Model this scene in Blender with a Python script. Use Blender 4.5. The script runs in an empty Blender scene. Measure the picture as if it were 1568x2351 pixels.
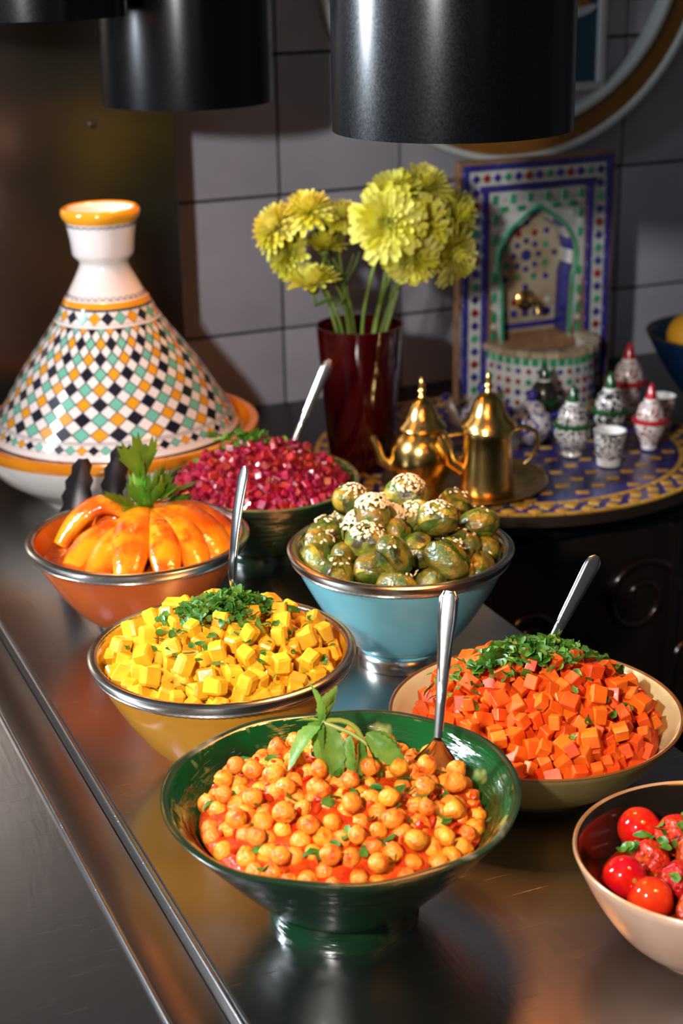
import bpy, bmesh, math, random
import numpy as np
from mathutils import Vector, Matrix, Euler
S = bpy.context.scene
COL = S.collection
PI = math.pi
R_ = math.radians

# ------------------------------------------------------------------ camera, light, exposure
TH, AZ, ROLL = R_(19.9), R_(23.2), 0.018
CAM = Vector((0, 0, .685))
fw = Vector((math.sin(AZ)*math.cos(TH), math.cos(AZ)*math.cos(TH), -math.sin(TH)))
rt = Vector((math.cos(AZ), -math.sin(AZ), 0)); up = rt.cross(fw)
RT = rt*math.cos(ROLL) - up*math.sin(ROLL); UP = up*math.cos(ROLL) + rt*math.sin(ROLL)
cd = bpy.data.cameras.new('camera'); cam = bpy.data.objects.new('camera', cd); COL.objects.link(cam)
M3 = Matrix((RT, UP, -fw)).transposed()
cam.matrix_world = Matrix.Translation(CAM) @ M3.to_4x4()
cd.sensor_fit = 'VERTICAL'; cd.sensor_height = 36; cd.sensor_width = 24
cd.lens = 3800/2351*36; cd.clip_start = .02
cd.dof.use_dof = True; cd.dof.focus_distance = 1.33; cd.dof.aperture_fstop = 6.6
S.camera = cam
w = bpy.data.worlds.new('world'); S.world = w; w.use_nodes = True
w.node_tree.nodes['Background'].inputs[0].default_value = (.5, .55, .65, 1)
w.node_tree.nodes['Background'].inputs[1].default_value = .02
S.view_settings.view_transform = 'Standard'; S.view_settings.look = 'None'
S.view_settings.exposure = 0.1; S.view_settings.gamma = 1; S.view_settings.use_curve_mapping = False
KEY_W, WINDOW_W, WARM_W = 76, 17, 3.8

def light(name, kind, loc, power, color, size):
    d = bpy.data.lights.new(name, kind); d.energy = power; d.color = color; d.shadow_soft_size = size
    o = bpy.data.objects.new(name, d); COL.objects.link(o); o.location = loc
    return o
light('key_light', 'POINT', (-.22, .32, .79), KEY_W, (1, .975, .95), .03)
wl = light('window_light', 'AREA', (-.60, 1.75, .80), WINDOW_W, (.80, .90, 1), .03)      # daylight at the window in the left wall
wl.data.shape = 'RECTANGLE'; wl.data.size = .12; wl.data.size_y = .44; wl.data.spread = R_(75); wl.rotation_euler = (R_(82), 0, R_(-112))

# ------------------------------------------------------------------ materials
def hexc(h):
    h = h.lstrip('#'); c = [int(h[i:i+2], 16)/255 for i in (0, 2, 4)]
    return tuple(x/12.92 if x <= .04045 else ((x+.055)/1.055)**2.4 for x in c)
MATS = {}
def mat(name, col, rough=.5, metal=0., col2=None, nscale=20., ndetail=3., lo=.4, hi=.65, bump=0., bscale=60., coat=0.,
        sss=0., rand=0., trans=0., emit=None, estr=0., attr=None, stretch=None, translucent=0., ior=1.45, spec=None, rrough=0., bdist=.002, col3=None, n3=30., lo3=.55, hi3=.68):
    if name in MATS: return MATS[name]
    m = bpy.data.materials.new(name); m.use_nodes = True; MATS[name] = m
    nt = m.node_tree; N = nt.nodes; L = nt.links
    b = N['Principled BSDF']
    I = b.inputs
    col = hexc(col) if isinstance(col, str) else col
    I['Base Color'].default_value = (*col, 1); I['Roughness'].default_value = rough; I['Metallic'].default_value = metal
    I['Coat Weight'].default_value = coat; I['Coat Roughness'].default_value = .08; I['IOR'].default_value = ior
    if spec is not None: I['Specular IOR Level'].default_value = spec
    if sss:
        I['Subsurface Weight'].default_value = sss; I['Subsurface Radius'].default_value = (.6, .25, .08); I['Subsurface Scale'].default_value = .008
    if trans: I['Transmission Weight'].default_value = trans
    if emit:
        I['Emission Color'].default_value = (*emit, 1); I['Emission Strength'].default_value = estr
    tc = N.new('ShaderNodeTexCoord')
    src = tc.outputs['Object']
    oi = None
    if rand:
        oi = N.new('ShaderNodeObjectInfo')
        ad = N.new('ShaderNodeVectorMath'); ad.operation = 'ADD'
        cv = N.new('ShaderNodeVectorMath'); cv.operation = 'SCALE'
        cmb = N.new('ShaderNodeCombineXYZ')
        for k in range(3): L.new(oi.outputs['Random'], cmb.inputs[k])
        L.new(cmb.outputs[0], cv.inputs[0]); cv.inputs['Scale'].default_value = 7.3
        L.new(src, ad.inputs[0]); L.new(cv.outputs[0], ad.inputs[1]); src = ad.outputs[0]
    if stretch:
        mp = N.new('ShaderNodeMapping'); mp.inputs['Scale'].default_value = stretch; L.new(src, mp.inputs[0]); src = mp.outputs[0]
    cur = None
    if attr:
        a = N.new('ShaderNodeAttribute'); a.attribute_name = attr; cur = a.outputs['Color']
    if col2 is not None:
        col2 = hexc(col2) if isinstance(col2, str) else col2
        n = N.new('ShaderNodeTexNoise'); n.inputs['Scale'].default_value = nscale; n.inputs['Detail'].default_value = ndetail
        L.new(src, n.inputs['Vector'])
        mr = N.new('ShaderNodeMapRange'); mr.inputs[1].default_value = lo; mr.inputs[2].default_value = hi
        L.new(n.outputs[0], mr.inputs[0])
        mx = N.new('ShaderNodeMix'); mx.data_type = 'RGBA'
        L.new(mr.outputs[0], mx.inputs[0])
        if cur: L.new(cur, mx.inputs[6])
        else: mx.inputs[6].default_value = (*col, 1)
        mx.inputs[7].default_value = (*col2, 1); cur = mx.outputs[2]
        if rrough:
            rr = N.new('ShaderNodeMapRange'); rr.inputs[3].default_value = rough-rrough; rr.inputs[4].default_value = rough+rrough
            L.new(n.outputs[0], rr.inputs[0]); L.new(rr.outputs[0], I['Roughness'])
    if col3 is not None:
        n3_ = N.new('ShaderNodeTexNoise'); n3_.inputs['Scale'].default_value = n3; n3_.inputs['Detail'].default_value = 4
        of = N.new('ShaderNodeVectorMath'); of.operation = 'ADD'; of.inputs[1].default_value = (3.1, 5.7, 1.3); L.new(src, of.inputs[0]); L.new(of.outputs[0], n3_.inputs['Vector'])
        m3 = N.new('ShaderNodeMapRange'); m3.inputs[1].default_value = lo3; m3.inputs[2].default_value = hi3; L.new(n3_.outputs[0], m3.inputs[0])
        x3 = N.new('ShaderNodeMix'); x3.data_type = 'RGBA'; L.new(m3.outputs[0], x3.inputs[0])
        if cur: L.new(cur, x3.inputs[6])
        else: x3.inputs[6].default_value = (*col, 1)
        x3.inputs[7].default_value = (*col3, 1); cur = x3.outputs[2]
    if rand:
        hs = N.new('ShaderNodeHueSaturation')
        v = N.new('ShaderNodeMapRange'); v.inputs[3].default_value = 1-rand; v.inputs[4].default_value = 1+rand*.7
        L.new(oi.outputs['Random'], v.inputs[0]); L.new(v.outputs[0], hs.inputs['Value'])
        hm = N.new('ShaderNodeMath'); hm.operation = 'MULTIPLY_ADD'; hm.inputs[1].default_value = 37.; hm.inputs[2].default_value = 0
        hf = N.new('ShaderNodeMath'); hf.operation = 'FRACT'
        h2 = N.new('ShaderNodeMapRange'); h2.inputs[3].default_value = .5-rand*.06; h2.inputs[4].default_value = .5+rand*.06
        L.new(oi.outputs['Random'], hm.inputs[0]); L.new(hm.outputs[0], hf.inputs[0]); L.new(hf.outputs[0], h2.inputs[0]); L.new(h2.outputs[0], hs.inputs['Hue'])
        if cur: L.new(cur, hs.inputs['Color'])
        else: hs.inputs['Color'].default_value = (*col, 1)
        cur = hs.outputs[0]
    if cur: L.new(cur, I['Base Color'])
    if bump:
        n2 = N.new('ShaderNodeTexNoise'); n2.inputs['Scale'].default_value = bscale; n2.inputs['Detail'].default_value = 4
        L.new(src, n2.inputs['Vector'])
        bp = N.new('ShaderNodeBump'); bp.inputs['Strength'].default_value = bump; bp.inputs['Distance'].default_value = bdist
        L.new(n2.outputs[0], bp.inputs['Height']); L.new(bp.outputs[0], I['Normal'])
        if coat: L.new(bp.outputs[0], I['Coat Normal'])
    if translucent:
        t = N.new('ShaderNodeBsdfTranslucent'); mxs = N.new('ShaderNodeMixShader'); mxs.inputs[0].default_value = translucent
        if cur: L.new(cur, t.inputs[0])
        else: t.inputs[0].default_value = (*col, 1)
        L.new(b.outputs[0], mxs.inputs[1]); L.new(t.outputs[0], mxs.inputs[2])
        L.new(mxs.outputs[0], N['Material Output'].inputs[0])
    return m

# ------------------------------------------------------------------ mesh helpers
class MB:
    def __init__(s): s.v = []; s.f = []; s.m = []; s.c = []
    def add(s, vs, fs, mi=0, col=None):
        o = len(s.v); s.v += [tuple(v) for v in vs]
        for k, f in enumerate(fs):
            s.f.append([i+o for i in f]); s.m.append(mi[k] if isinstance(mi, (list, tuple)) else mi)
            s.c.append(col[k] if isinstance(col, list) else col)
    def box(s, c, d, mi=0, M=None):
        x, y, z = d[0]/2, d[1]/2, d[2]/2
        vs = [Vector((a*x, b*y, e*z)) for a in (-1, 1) for b in (-1, 1) for e in (-1, 1)]
        if M: vs = [M @ v for v in vs]
        vs = [v+Vector(c) for v in vs]
        s.add(vs, [(0, 1, 3, 2), (4, 6, 7, 5), (0, 4, 5, 1), (2, 3, 7, 6), (0, 2, 6, 4), (1, 5, 7, 3)], mi)
    def lathe(s, prof, seg=48, mi=0, c=(0, 0, 0), wob=None):
        vs = []; rows = []
        for (r, z) in prof:
            if r < 1e-6: rows.append([len(vs)]); vs.append((c[0], c[1], c[2]+z)); continue
            row = []
            for k in range(seg):
                a = 2*PI*k/seg; q, dz = wob(a, r, z) if wob else (1, 0)
                row.append(len(vs)); vs.append((c[0]+r*q*math.cos(a), c[1]+r*q*math.sin(a), c[2]+z+dz))
            rows.append(row)
        fs = []; ms = []
        for i in range(len(rows)-1):
            A, B = rows[i], rows[i+1]; mm = mi[i] if isinstance(mi, (list, tuple)) else mi
            if len(A) == 1 and len(B) == 1: continue
            for k in range(seg):
                k2 = (k+1) % seg
                if len(A) == 1: fs.append((A[0], B[k2], B[k]))
                elif len(B) == 1: fs.append((A[k], A[k2], B[0]))
                else: fs.append((A[k], A[k2], B[k2], B[k]))
                ms.append(mm)
        s.add(vs, fs, ms)
    def tube(s, pts, rad, seg=8, mi=0, flat=1., cap=True, side=None):
        pts = [Vector(p) for p in pts]; n = len(pts)
        rad = rad if isinstance(rad, (list, tuple)) else [rad]*n
        vs = []; prev = Vector(side) if side else None
        for i, p in enumerate(pts):
            t = (pts[min(i+1, n-1)]-pts[max(i-1, 0)]).normalized()
            if prev is None: prev = t.orthogonal()
            a = (prev - t*prev.dot(t)).normalized(); prev = a; b = t.cross(a)
            for k in range(seg):
                q = 2*PI*k/seg
                vs.append(p + a*rad[i]*math.cos(q) + b*rad[i]*flat*math.sin(q))
        fs = [(i*seg+k, i*seg+(k+1) % seg, (i+1)*seg+(k+1) % seg, (i+1)*seg+k) for i in range(n-1) for k in range(seg)]
        if cap: fs += [tuple(range(seg))[::-1], tuple(range((n-1)*seg, n*seg))]
        s.add(vs, fs, mi)
    def sphere(s, c, r, seg=16, rings=10, mi=0):
        r = r if isinstance(r, (tuple, list)) else (r, r, r)
        vs = [(c[0], c[1], c[2]+r[2])]
        for i in range(1, rings):
            t = PI*i/rings
            for k in range(seg):
                a = 2*PI*k/seg; vs.append((c[0]+r[0]*math.sin(t)*math.cos(a), c[1]+r[1]*math.sin(t)*math.sin(a), c[2]+r[2]*math.cos(t)))
        vs.append((c[0], c[1], c[2]-r[2])); e = len(vs)-1
        fs = [(0, 1+k, 1+(k+1) % seg) for k in range(seg)]
        for i in range(rings-2):
            for k in range(seg):
                fs.append((1+i*seg+k, 1+(i+1)*seg+k, 1+(i+1)*seg+(k+1) % seg, 1+i*seg+(k+1) % seg))
        o = 1+(rings-2)*seg
        fs += [(o+k, e, o+(k+1) % seg) for k in range(seg)]
        s.add(vs, fs, mi)
    def mesh(s, name, mats, smooth=40, bevel=0., bseg=2):
        me = bpy.data.meshes.new(name); me.from_pydata(s.v, [], s.f); me.update()
        mats = mats if isinstance(mats, (list, tuple)) else [mats]
        for m in mats: me.materials.append(m)
        me.polygons.foreach_set('material_index', s.m)
        if any(c is not None for c in s.c):
            ca = me.color_attributes.new('Col', 'FLOAT_COLOR', 'CORNER'); data = []
            for p in me.polygons:
                c = s.c[p.index] or (1, 1, 1)
                for _ in p.loop_indices: data += [c[0], c[1], c[2], 1]
            ca.data.foreach_set('color', data)
        if bevel:
            bm = bmesh.new(); bm.from_mesh(me)
            bmesh.ops.remove_doubles(bm, verts=bm.verts, dist=1e-6)
            es = [e for e in bm.edges if len(e.link_faces) == 2 and e.calc_face_angle(0) > .5]
            bmesh.ops.bevel(bm, geom=es, offset=bevel, segments=bseg, profile=.5, affect='EDGES')
            bm.to_mesh(me); bm.free()
        if smooth:
            me.polygons.foreach_set('use_smooth', [True]*len(me.polygons))
            if smooth < 180: me.set_sharp_from_angle(angle=R_(smooth))
        me.update()
        return me
    def obj(s, name, mats, parent=None, loc=(0, 0, 0), rot=(0, 0, 0), **k):
        return link(name, s.mesh(name, mats, **k), parent, loc, rot)

def link(name, me, parent=None, loc=(0, 0, 0), rot=(0, 0, 0), scale=None):
    o = bpy.data.objects.new(name, me); COL.objects.link(o)
    o.location = loc; o.rotation_euler = rot
    if scale is not None: o.scale = scale if not isinstance(scale, (int, float)) else (scale,)*3
    if parent: o.parent = parent
    return o
def tag(o, label, cat, group=None, kind=None):
    o['label'] = label; o['category'] = cat
    if group: o['group'] = group
    if kind: o['kind'] = kind
    return o
def thing(name, label, cat, loc=(0, 0, 0), rz=0, group=None):
    o = bpy.data.objects.new(name, None); COL.objects.link(o); o.empty_display_size = .02
    o.location = loc; o.rotation_euler = (0, 0, rz)
    return tag(o, label, cat, group)
def struct(o, label=None):
    o['kind'] = 'structure'
    if label: o['label'] = label
    return o
def bez(p0, p1, p2, n=10):
    p0, p1, p2 = Vector(p0), Vector(p1), Vector(p2)
    return [p0*(1-t)**2 + p1*2*t*(1-t) + p2*t*t for t in [i/n for i in range(n+1)]]
def look(dirv, roll=0.):
    """rotation taking +Z to dirv"""
    q = Vector((0, 0, 1)).rotation_difference(Vector(dirv).normalized())
    return (q.to_matrix() @ Matrix.Rotation(roll, 3, 'Z')).to_euler()

# ------------------------------------------------------------------ palette
tile_m = mat('glazed_grey_tile', (.42, .415, .47), .42, col2=(.36, .355, .41), nscale=6, rand=.06, bump=.05, bscale=40)
grout_m = mat('dark_grout', (.035, .033, .035), .8)
plaster_m = mat('grey_plaster', (.075, .075, .08), .8)
floor_m = mat('dark_floor', (.05, .045, .04), .5)
def steel_mat(name, col, rough, stretch, scr=.0):
    m = mat(name, col, rough, 1., col2=tuple(x*.8 for x in col), nscale=5, rrough=.05)
    nt = m.node_tree; N = nt.nodes; L = nt.links; b = N['Principled BSDF']
    tc = N.new('ShaderNodeTexCoord'); mp = N.new('ShaderNodeMapping'); mp.inputs['Scale'].default_value = stretch
    L.new(tc.outputs['Object'], mp.inputs[0])
    n = N.new('ShaderNodeTexNoise'); n.inputs['Scale'].default_value = 30; n.inputs['Detail'].default_value = 5; L.new(mp.outputs[0], n.inputs['Vector'])
    bp = N.new('ShaderNodeBump'); bp.inputs['Strength'].default_value = .10; bp.inputs['Distance'].default_value = .0012
    L.new(n.outputs[0], bp.inputs['Height'])
    last = bp
    if scr:   # scratches: thin lines out of warped stretched noise
        for k, (rz, sc) in enumerate(((.25, 6), (.9, 5), (-.15, 6), (1.9, 7))):
            mp2 = N.new('ShaderNodeMapping'); mp2.inputs['Rotation'].default_value = (0, 0, rz); mp2.inputs['Scale'].default_value = (3.2, 150, 1); mp2.inputs['Location'].default_value = (k*3.1, k*1.7, 0)
            L.new(tc.outputs['Object'], mp2.inputs[0])
            n2 = N.new('ShaderNodeTexNoise'); n2.inputs['Scale'].default_value = sc; n2.inputs['Detail'].default_value = 0; n2.inputs['Distortion'].default_value = .15
            L.new(mp2.outputs[0], n2.inputs['Vector'])
            mr = N.new('ShaderNodeMapRange'); mr.inputs[1].default_value = .83; mr.inputs[2].default_value = .86
            L.new(n2.outputs[0], mr.inputs[0])
            b2 = N.new('ShaderNodeBump'); b2.inputs['Strength'].default_value = scr; b2.inputs['Distance'].default_value = .0006; b2.invert = True
            L.new(mr.outputs[0], b2.inputs['Height']); L.new(last.outputs[0], b2.inputs['Normal']); last = b2
    L.new(last.outputs[0], b.inputs['Normal'])
    return m
steel_top = steel_mat('counter_steel', (.46, .45, .445), .24, (6, 1, 1), .22)
steel_panel = steel_mat('panel_steel', (.27, .235, .21), .30, (.5, 1, 22))
black_m = mat('black_lamp_lacquer', (.0015, .0015, .002), .24, col2=(.0022, .0022, .003), nscale=500, lo=.3, hi=.7, rrough=.08, spec=.26)
lampin_m = mat('lamp_inside', (.75, .55, .35), .4)
chrome = mat('polished_steel', (.72, .71, .70), .13, 1., bump=.02, bscale=200)
silver_rim = mat('tarnished_silver', (.80, .78, .74), .2, 1., col2=(.56, .50, .42), nscale=25)
brass = mat('polished_brass', (.88, .62, .20), .2, 1., col2=(.66, .40, .10), nscale=30, bump=.25, bscale=160, bdist=.0006)
brass_dk = mat('old_brass', (.42, .25, .07), .28, 1., col2=(.62, .40, .12), nscale=60, bump=.3, bscale=150)
white_glaze = mat('white_glaze', (.80, .77, .73), .18, coat=.4, col2=(.68, .64, .60), nscale=9)
wood_dk = mat('dark_carved_wood', (.006, .004, .003), .38, col2=(.010, .006, .004), nscale=12, stretch=(1, 1, .2))

# ------------------------------------------------------------------ room
WALL_Y = 2.30
FLOOR = -.9
X0, X1, YF, CEIL = -.70, 2.7, -1.7, 1.75
def slab(name, c, d, m, label=None):
    b = MB(); b.box((0, 0, 0), d); return struct(b.obj(name, m, loc=c, smooth=0), label)
slab('floor', ((X0+X1)/2, .25, FLOOR-.05), (X1-X0, 4.1, .1), floor_m)
slab('ceiling', ((X0+X1)/2, .25, CEIL+.05), (X1-X0, 4.1, .1), plaster_m)
wb = slab('wall_back', ((X0+X1)/2, WALL_Y+.056, (FLOOR+CEIL)/2), (X1-X0, .1, CEIL-FLOOR), grout_m, 'grey tiled back wall with dark grout joints')
slab('wall_left', (X0-.05, .25, (FLOOR+CEIL)/2), (.1, 4.1, CEIL-FLOOR), plaster_m)
slab('wall_right', (X1+.05, .25, (FLOOR+CEIL)/2), (.1, 4.1, CEIL-FLOOR), plaster_m)
slab('wall_front', ((X0+X1)/2, YF-.05, (FLOOR+CEIL)/2), (X1-X0, .1, CEIL-FLOOR), plaster_m)
TW, THh, GAP = .1975, .2023, .0044
b = MB(); b.box((0, 0, 0), (TW-GAP, .008, THh-GAP)); tile_me = b.mesh('tile', tile_m, bevel=.0012, smooth=30)
for i in range(-8, 10):
    for j in range(-2, 8):
        cx = .8955 + TW*(i+.5); cz = .0908 + THh*(j-.5)
        o = link('tile', tile_me, None, (0, 0, 0)); o.parent = wb
        o.location = Vector((cx, WALL_Y+.003 + .0006*math.sin(i*3.7+j*5.1), cz)) - wb.location
# window in the left wall
wn = thing('window_1', 'window', 'window', (X0, 1.75, .80)); del wn['category']; struct(wn, 'daylit window in the left wall')
wf = mat('white_window_frame', (.6, .6, .58), .4)
for (c, d) in [((.012, 0, .345), (.03, .62, .05)), ((.012, 0, -.345), (.03, .62, .05)), ((.012, -.29, 0), (.03, .05, .64)), ((.012, .29, 0), (.03, .05, .64)), ((.012, 0, 0), (.022, .024, .64))]:
    b = MB(); b.box(c, d); b.obj('window_frame', wf, wn, bevel=.002)
for sy in (-1, 1):
    b = MB(); b.box((.004, sy*.14, 0), (.004, .26, .64)); b.obj('pane', mat('daylit_glass', (.5, .6, .7), .1, emit=(.72, .86, 1), estr=1.5), wn)
# steel cabinet behind the tagine
t = thing('steel_cabinet', 'tall brushed steel cabinet behind the tagine', 'cabinet', (.690, WALL_Y-.004, .001))
b = MB(); b.box((-.55, -.073, .70), (1.10, .146, 1.396)); b.obj('front_panel', steel_panel, t, bevel=.002)
b = MB(); b.lathe([(0, .004), (.004, .0035), (.006, 0)], 16); b.obj('rivet', chrome, t, (-.112, -.146, .43), (R_(90), 0, 0))

# ------------------------------------------------------------------ steel counter
YA, YB = -1.2, 2.29
ct = thing('steel_counter', 'long stainless steel serving counter carrying the food bowls', 'counter', (.53, .5, FLOOR))
def extr(prof, y0, y1, name, m, bev=0.):
    b = MB(); n = len(prof)
    vs = [(x-.53, y0-.5, z-FLOOR) for x, z in prof] + [(x-.53, y1-.5, z-FLOOR) for x, z in prof]
    fs = [(i, (i+1) % n, n+(i+1) % n, n+i) for i in range(n)] + [tuple(range(n))[::-1], tuple(range(n, 2*n))]
    b.add(vs, fs); return b.obj(name, m, ct, bevel=bev, smooth=35)
def bead(x, z, r, n=6): return [(x + r*math.cos(a), z + r*math.sin(a)) for a in [PI*k/n for k in range(n+1)]]
extr([(.768, -.035), (.768, -.003), (.766, 0)] + [(.2975, 0)] + bead(.2935, -.0029, .0029) + [(.2885, -.006), (.288, -.035)], YA, YB, 'worktop', steel_top)
extr([(.2875, -.035), (.2875, -.007), (.2535, -.007), (.2535, -.035)], YA, YB, 'edge_strip', steel_panel, .0006)
extr([(.2532, -.035)] + bead(.251, -.0068, .0022) + [(.2465, -.008), (-.45, -.008), (-.45, -.035)], YA, YB, 'side_shelf', steel_top)
extr([(.75, FLOOR+.08), (.75, -.036), (-.4, -.036), (-.4, FLOOR+.08)], YA+.03, YB, 'carcass', steel_panel)
for dx in (-.35, .70):
    for dy in (YA+.1, YB-.1):
        b = MB(); b.lathe([(0, 0), (.025, 0), (.025, .08), (0, .08)], 16); b.obj('foot', black_m, ct, (dx-.53, dy-.5, 0))

# ------------------------------------------------------------------ carved console and mosaic tabletop
TC = (1.056, 1.874); TRAD = .268
t = thing('carved_console', 'dark carved wooden console under the mosaic tabletop', 'console', (1.25, 1.975, FLOOR))
b = MB(); b.box((0, 0, .875), (.95, .62, .034)); b.obj('top_board', wood_dk, t, bevel=.004, loc=(0, 0, -.012))
b = MB(); b.box((0, .01, .44), (.91, .58, .83)); b.obj('body', wood_dk, t, bevel=.003)
scroll_m = mat('polished_carving', (.014, .006, .005), .16, coat=.5)
def spiral(c, r0, turns, y, flip=1, n=34):
    return [(c[0]+flip*(r0*(1-.82*i/n))*math.cos(turns*2*PI*i/n), y, c[1]+(r0*(1-.82*i/n))*math.sin(turns*2*PI*i/n)) for i in range(n+1)]
for (cx, cz, r, fl) in [(-.40, .74, .055, 1), (-.40, .60, .05, -1), (-.26, .70, .04, -1), (-.10, .73, .06, 1), (.0, .62, .045, -1), (.10, .72, .05, -1), (.24, .74, .055, 1), (.24, .6, .05, -1), (-.22, .57, .05, 1), (.38, .7, .05, 1)]:
    b = MB(); b.tube(spiral((cx, cz), r, 1.6, -.283, fl), [.0065*(1-.4*i/34) for i in range(35)], 8); b.obj('scroll', scroll_m, t, smooth=60)
for cx in (-.33, -.05, .17):
    b = MB(); b.box((cx, -.284, .5), (.014, .012, .66)); b.obj('stile', wood_dk, t, bevel=.003)
tt = thing('mosaic_tabletop', 'round blue mosaic tabletop with gold inlay and patterned border', 'tabletop', (TC[0], TC[1], -.02))
blue_m = mat('ultramarine_mosaic', (.030, .028, .16), .24, col2=(.018, .018, .10), nscale=35, bump=.1, bscale=90, coat=.3)
gold_m = mat('gold_inlay', (.50, .27, .03), .35, col2=(.38, .18, .02), nscale=60, rand=.15)
edge_m = mat('table_edge', (.02, .012, .008), .4)
b = MB(); b.lathe([(0, .0), (TRAD-.004, 0), (TRAD, .003), (TRAD, .016), (TRAD-.002, .018), (0, .018)], 96, [1, 1, 1, 1, 0]); b.obj('disc', [blue_m, edge_m], tt)
def ring_seg(r0, r1, a0, a1, z0, z1, n=3):
    b = MB(); vs = []
    for i in range(n+1):
        a = a0+(a1-a0)*i/n
        for r in (r0, r1):
            for z in (z0, z1): vs.append((r*math.cos(a), r*math.sin(a), z))
    fs = []
    for i in range(n):
        o = i*4; p = o+4
        fs += [(o+1, o+3, p+3, p+1), (o, p, p+2, o+2), (o, o+1, p+1, p), (o+2, p+2, p+3, o+3)]
    fs += [(0, 2, 3, 1), (n*4, n*4+1, n*4+3, n*4+2)]
    b.add(vs, fs); return b
NB = 48; da = 2*PI/NB
seg_o = ring_seg(TRAD-.007, TRAD-.0005, .004, da-.004, .0175, .0196).mesh('tile', gold_m, smooth=30)
seg_i = ring_seg(TRAD-.045, TRAD-.0385, .006, da-.006, .0175, .0196).mesh('tile', gold_m, smooth=30)
b = MB(); b.box((0, 0, 0), (.013, .013, .0022)); dia = b.mesh('tile', gold_m, bevel=.0005)
for k in range(NB):
    link('tile', seg_o, tt, rot=(0, 0, k*da)); link('tile', seg_i, tt, rot=(0, 0, k*da))
    for (rr, off) in ((TRAD-.0155, 0), (TRAD-.0305, .5)):
        a = (k+off)*da; link('tile', dia, tt, (rr*math.cos(a), rr*math.sin(a), .0184), (0, 0, a+PI/4), (1.05, 1.05, 1))
b = MB(); b.box((0, 0, 0), (.016, .0085, .0022)); ing = b.mesh('tile', gold_m, bevel=.0005)
for i in range(-6, 7):
    for j in range(-8, 9):
        x = (i + .5*(j % 2))*.046; y = j*.0265
        if math.hypot(x, y) < TRAD-.055:
            a = R_(-23); link('tile', ing, tt, (x*math.cos(a)-y*math.sin(a), x*math.sin(a)+y*math.cos(a), .0184), (0, 0, a))

# ------------------------------------------------------------------ bowls
class Bowl:
    """turned bowl; outer(t), inner radius lookup for filling it"""
    def __init__(s, loc, R, H, fr, fh, wt, p, flare=0.):
        s.loc = Vector(loc); s.R, s.H, s.fr, s.fh, s.wt, s.p = R, H, fr, fh, wt, p
    def ro(s, z):
        t = max(0, min(1, (z-s.fh)/(s.H-s.fh))); return s.fr*.92 + (s.R-s.fr*.92)*t**s.p
    def ri(s, z):
        zz = s.fh+s.wt
        if z <= zz: return s.fr*.5
        return max(.01, s.ro(z)-s.wt)
    def profile(s, n=14):
        P = [(0, .003), (s.fr-.007, .003), (s.fr-.006, 0), (s.fr, 0), (s.fr, s.fh*.5), (s.fr*.94, s.fh)]
        for i in range(1, n+1):
            t = (i/n)**1.4; z = s.fh + (s.H-.0015-s.fh)*t; P.append((s.ro(z), z))
        k = len(P)
        P += [(s.R-.0008, s.H-.0002), (s.R-s.wt*.5, s.H+.0006), (s.R-s.wt+.0006, s.H-.0008)]
        z0 = s.fh+s.wt
        for i in range(n, 0, -1):
            t = (i/n)**1.4; z = z0 + (s.H-.002-z0)*t; P.append((max(.004, s.ro(z)-s.wt*(1+.3*(1-t))), z))
        P += [(s.fr*.55, z0-.0005), (0, z0-.001)]
        return P, k
    def build(s, name, label, m_out, m_in, m_lip=None, band=None, foot=None, wob=None, seg=96, cat='bowl', group=None):
        t = thing(name, label, cat, s.loc, 0, group)
        P, k = s.profile()
        mi = [0]*(k-1) + [2]*3 + [1]*(len(P)-k-3)
        b = MB(); b.lathe(P, seg, mi, wob=wob); b.obj('body', [m_out, m_in, m_lip or m_out], t, smooth=60)
        if band:
            h = .0088
            bp = []
            z1 = s.H-h
            bp = [(s.ro(z1)-.001, z1), (s.ro(z1)+.0018, z1), (s.ro(z1+h*.3)+.0022, z1+h*.3), (s.ro(z1+h*.7)+.002, z1+h*.7), (s.R+.0016, s.H), (s.R-.001, s.H+.0022), (s.R-s.wt, s.H+.0018), (s.R-s.wt-.0012, s.H-.0022), (s.R-s.wt+.001, s.H-.003)]
            b = MB(); b.lathe(bp, 120); ro = b.obj('rim_band', band, t, smooth=60)
            for (rr, zz) in ((s.ro(z1)+.0019, z1), (s.R-s.wt-.0009, s.H+.0004)):
                b = MB(); n = 220; vs = []; fs = []
                for q in range(n):
                    a = 2*PI*q/n; e = .0011 if q % 2 else .0006
                    for c in range(6):
                        g = 2*PI*c/6; vs.append(((rr+e*math.cos(g))*math.cos(a), (rr+e*math.cos(g))*math.sin(a), zz+e*math.sin(g)))
                fs = [(q*6+c, q*6+(c+1) % 6, ((q+1) % n)*6+(c+1) % 6, ((q+1) % n)*6+c) for q in range(n) for c in range(6)]
                b.add(vs, fs); b.obj('beading', band, ro, smooth=60)
        if foot:
            b = MB(); b.lathe([(s.fr-.004, .0005), (s.fr+.0012, .0005), (s.fr+.0016, s.fh*.4), (s.fr*.97+.001, s.fh*.8), (s.fr*.95, s.fh*.85)], 96); b.obj('foot_band', foot, t, smooth=60)
        return t

def glaze(name, c, c2, ns=18, rough=.16, **k): return mat(name, c, rough, col2=c2, nscale=ns, coat=.2, **k)

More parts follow.
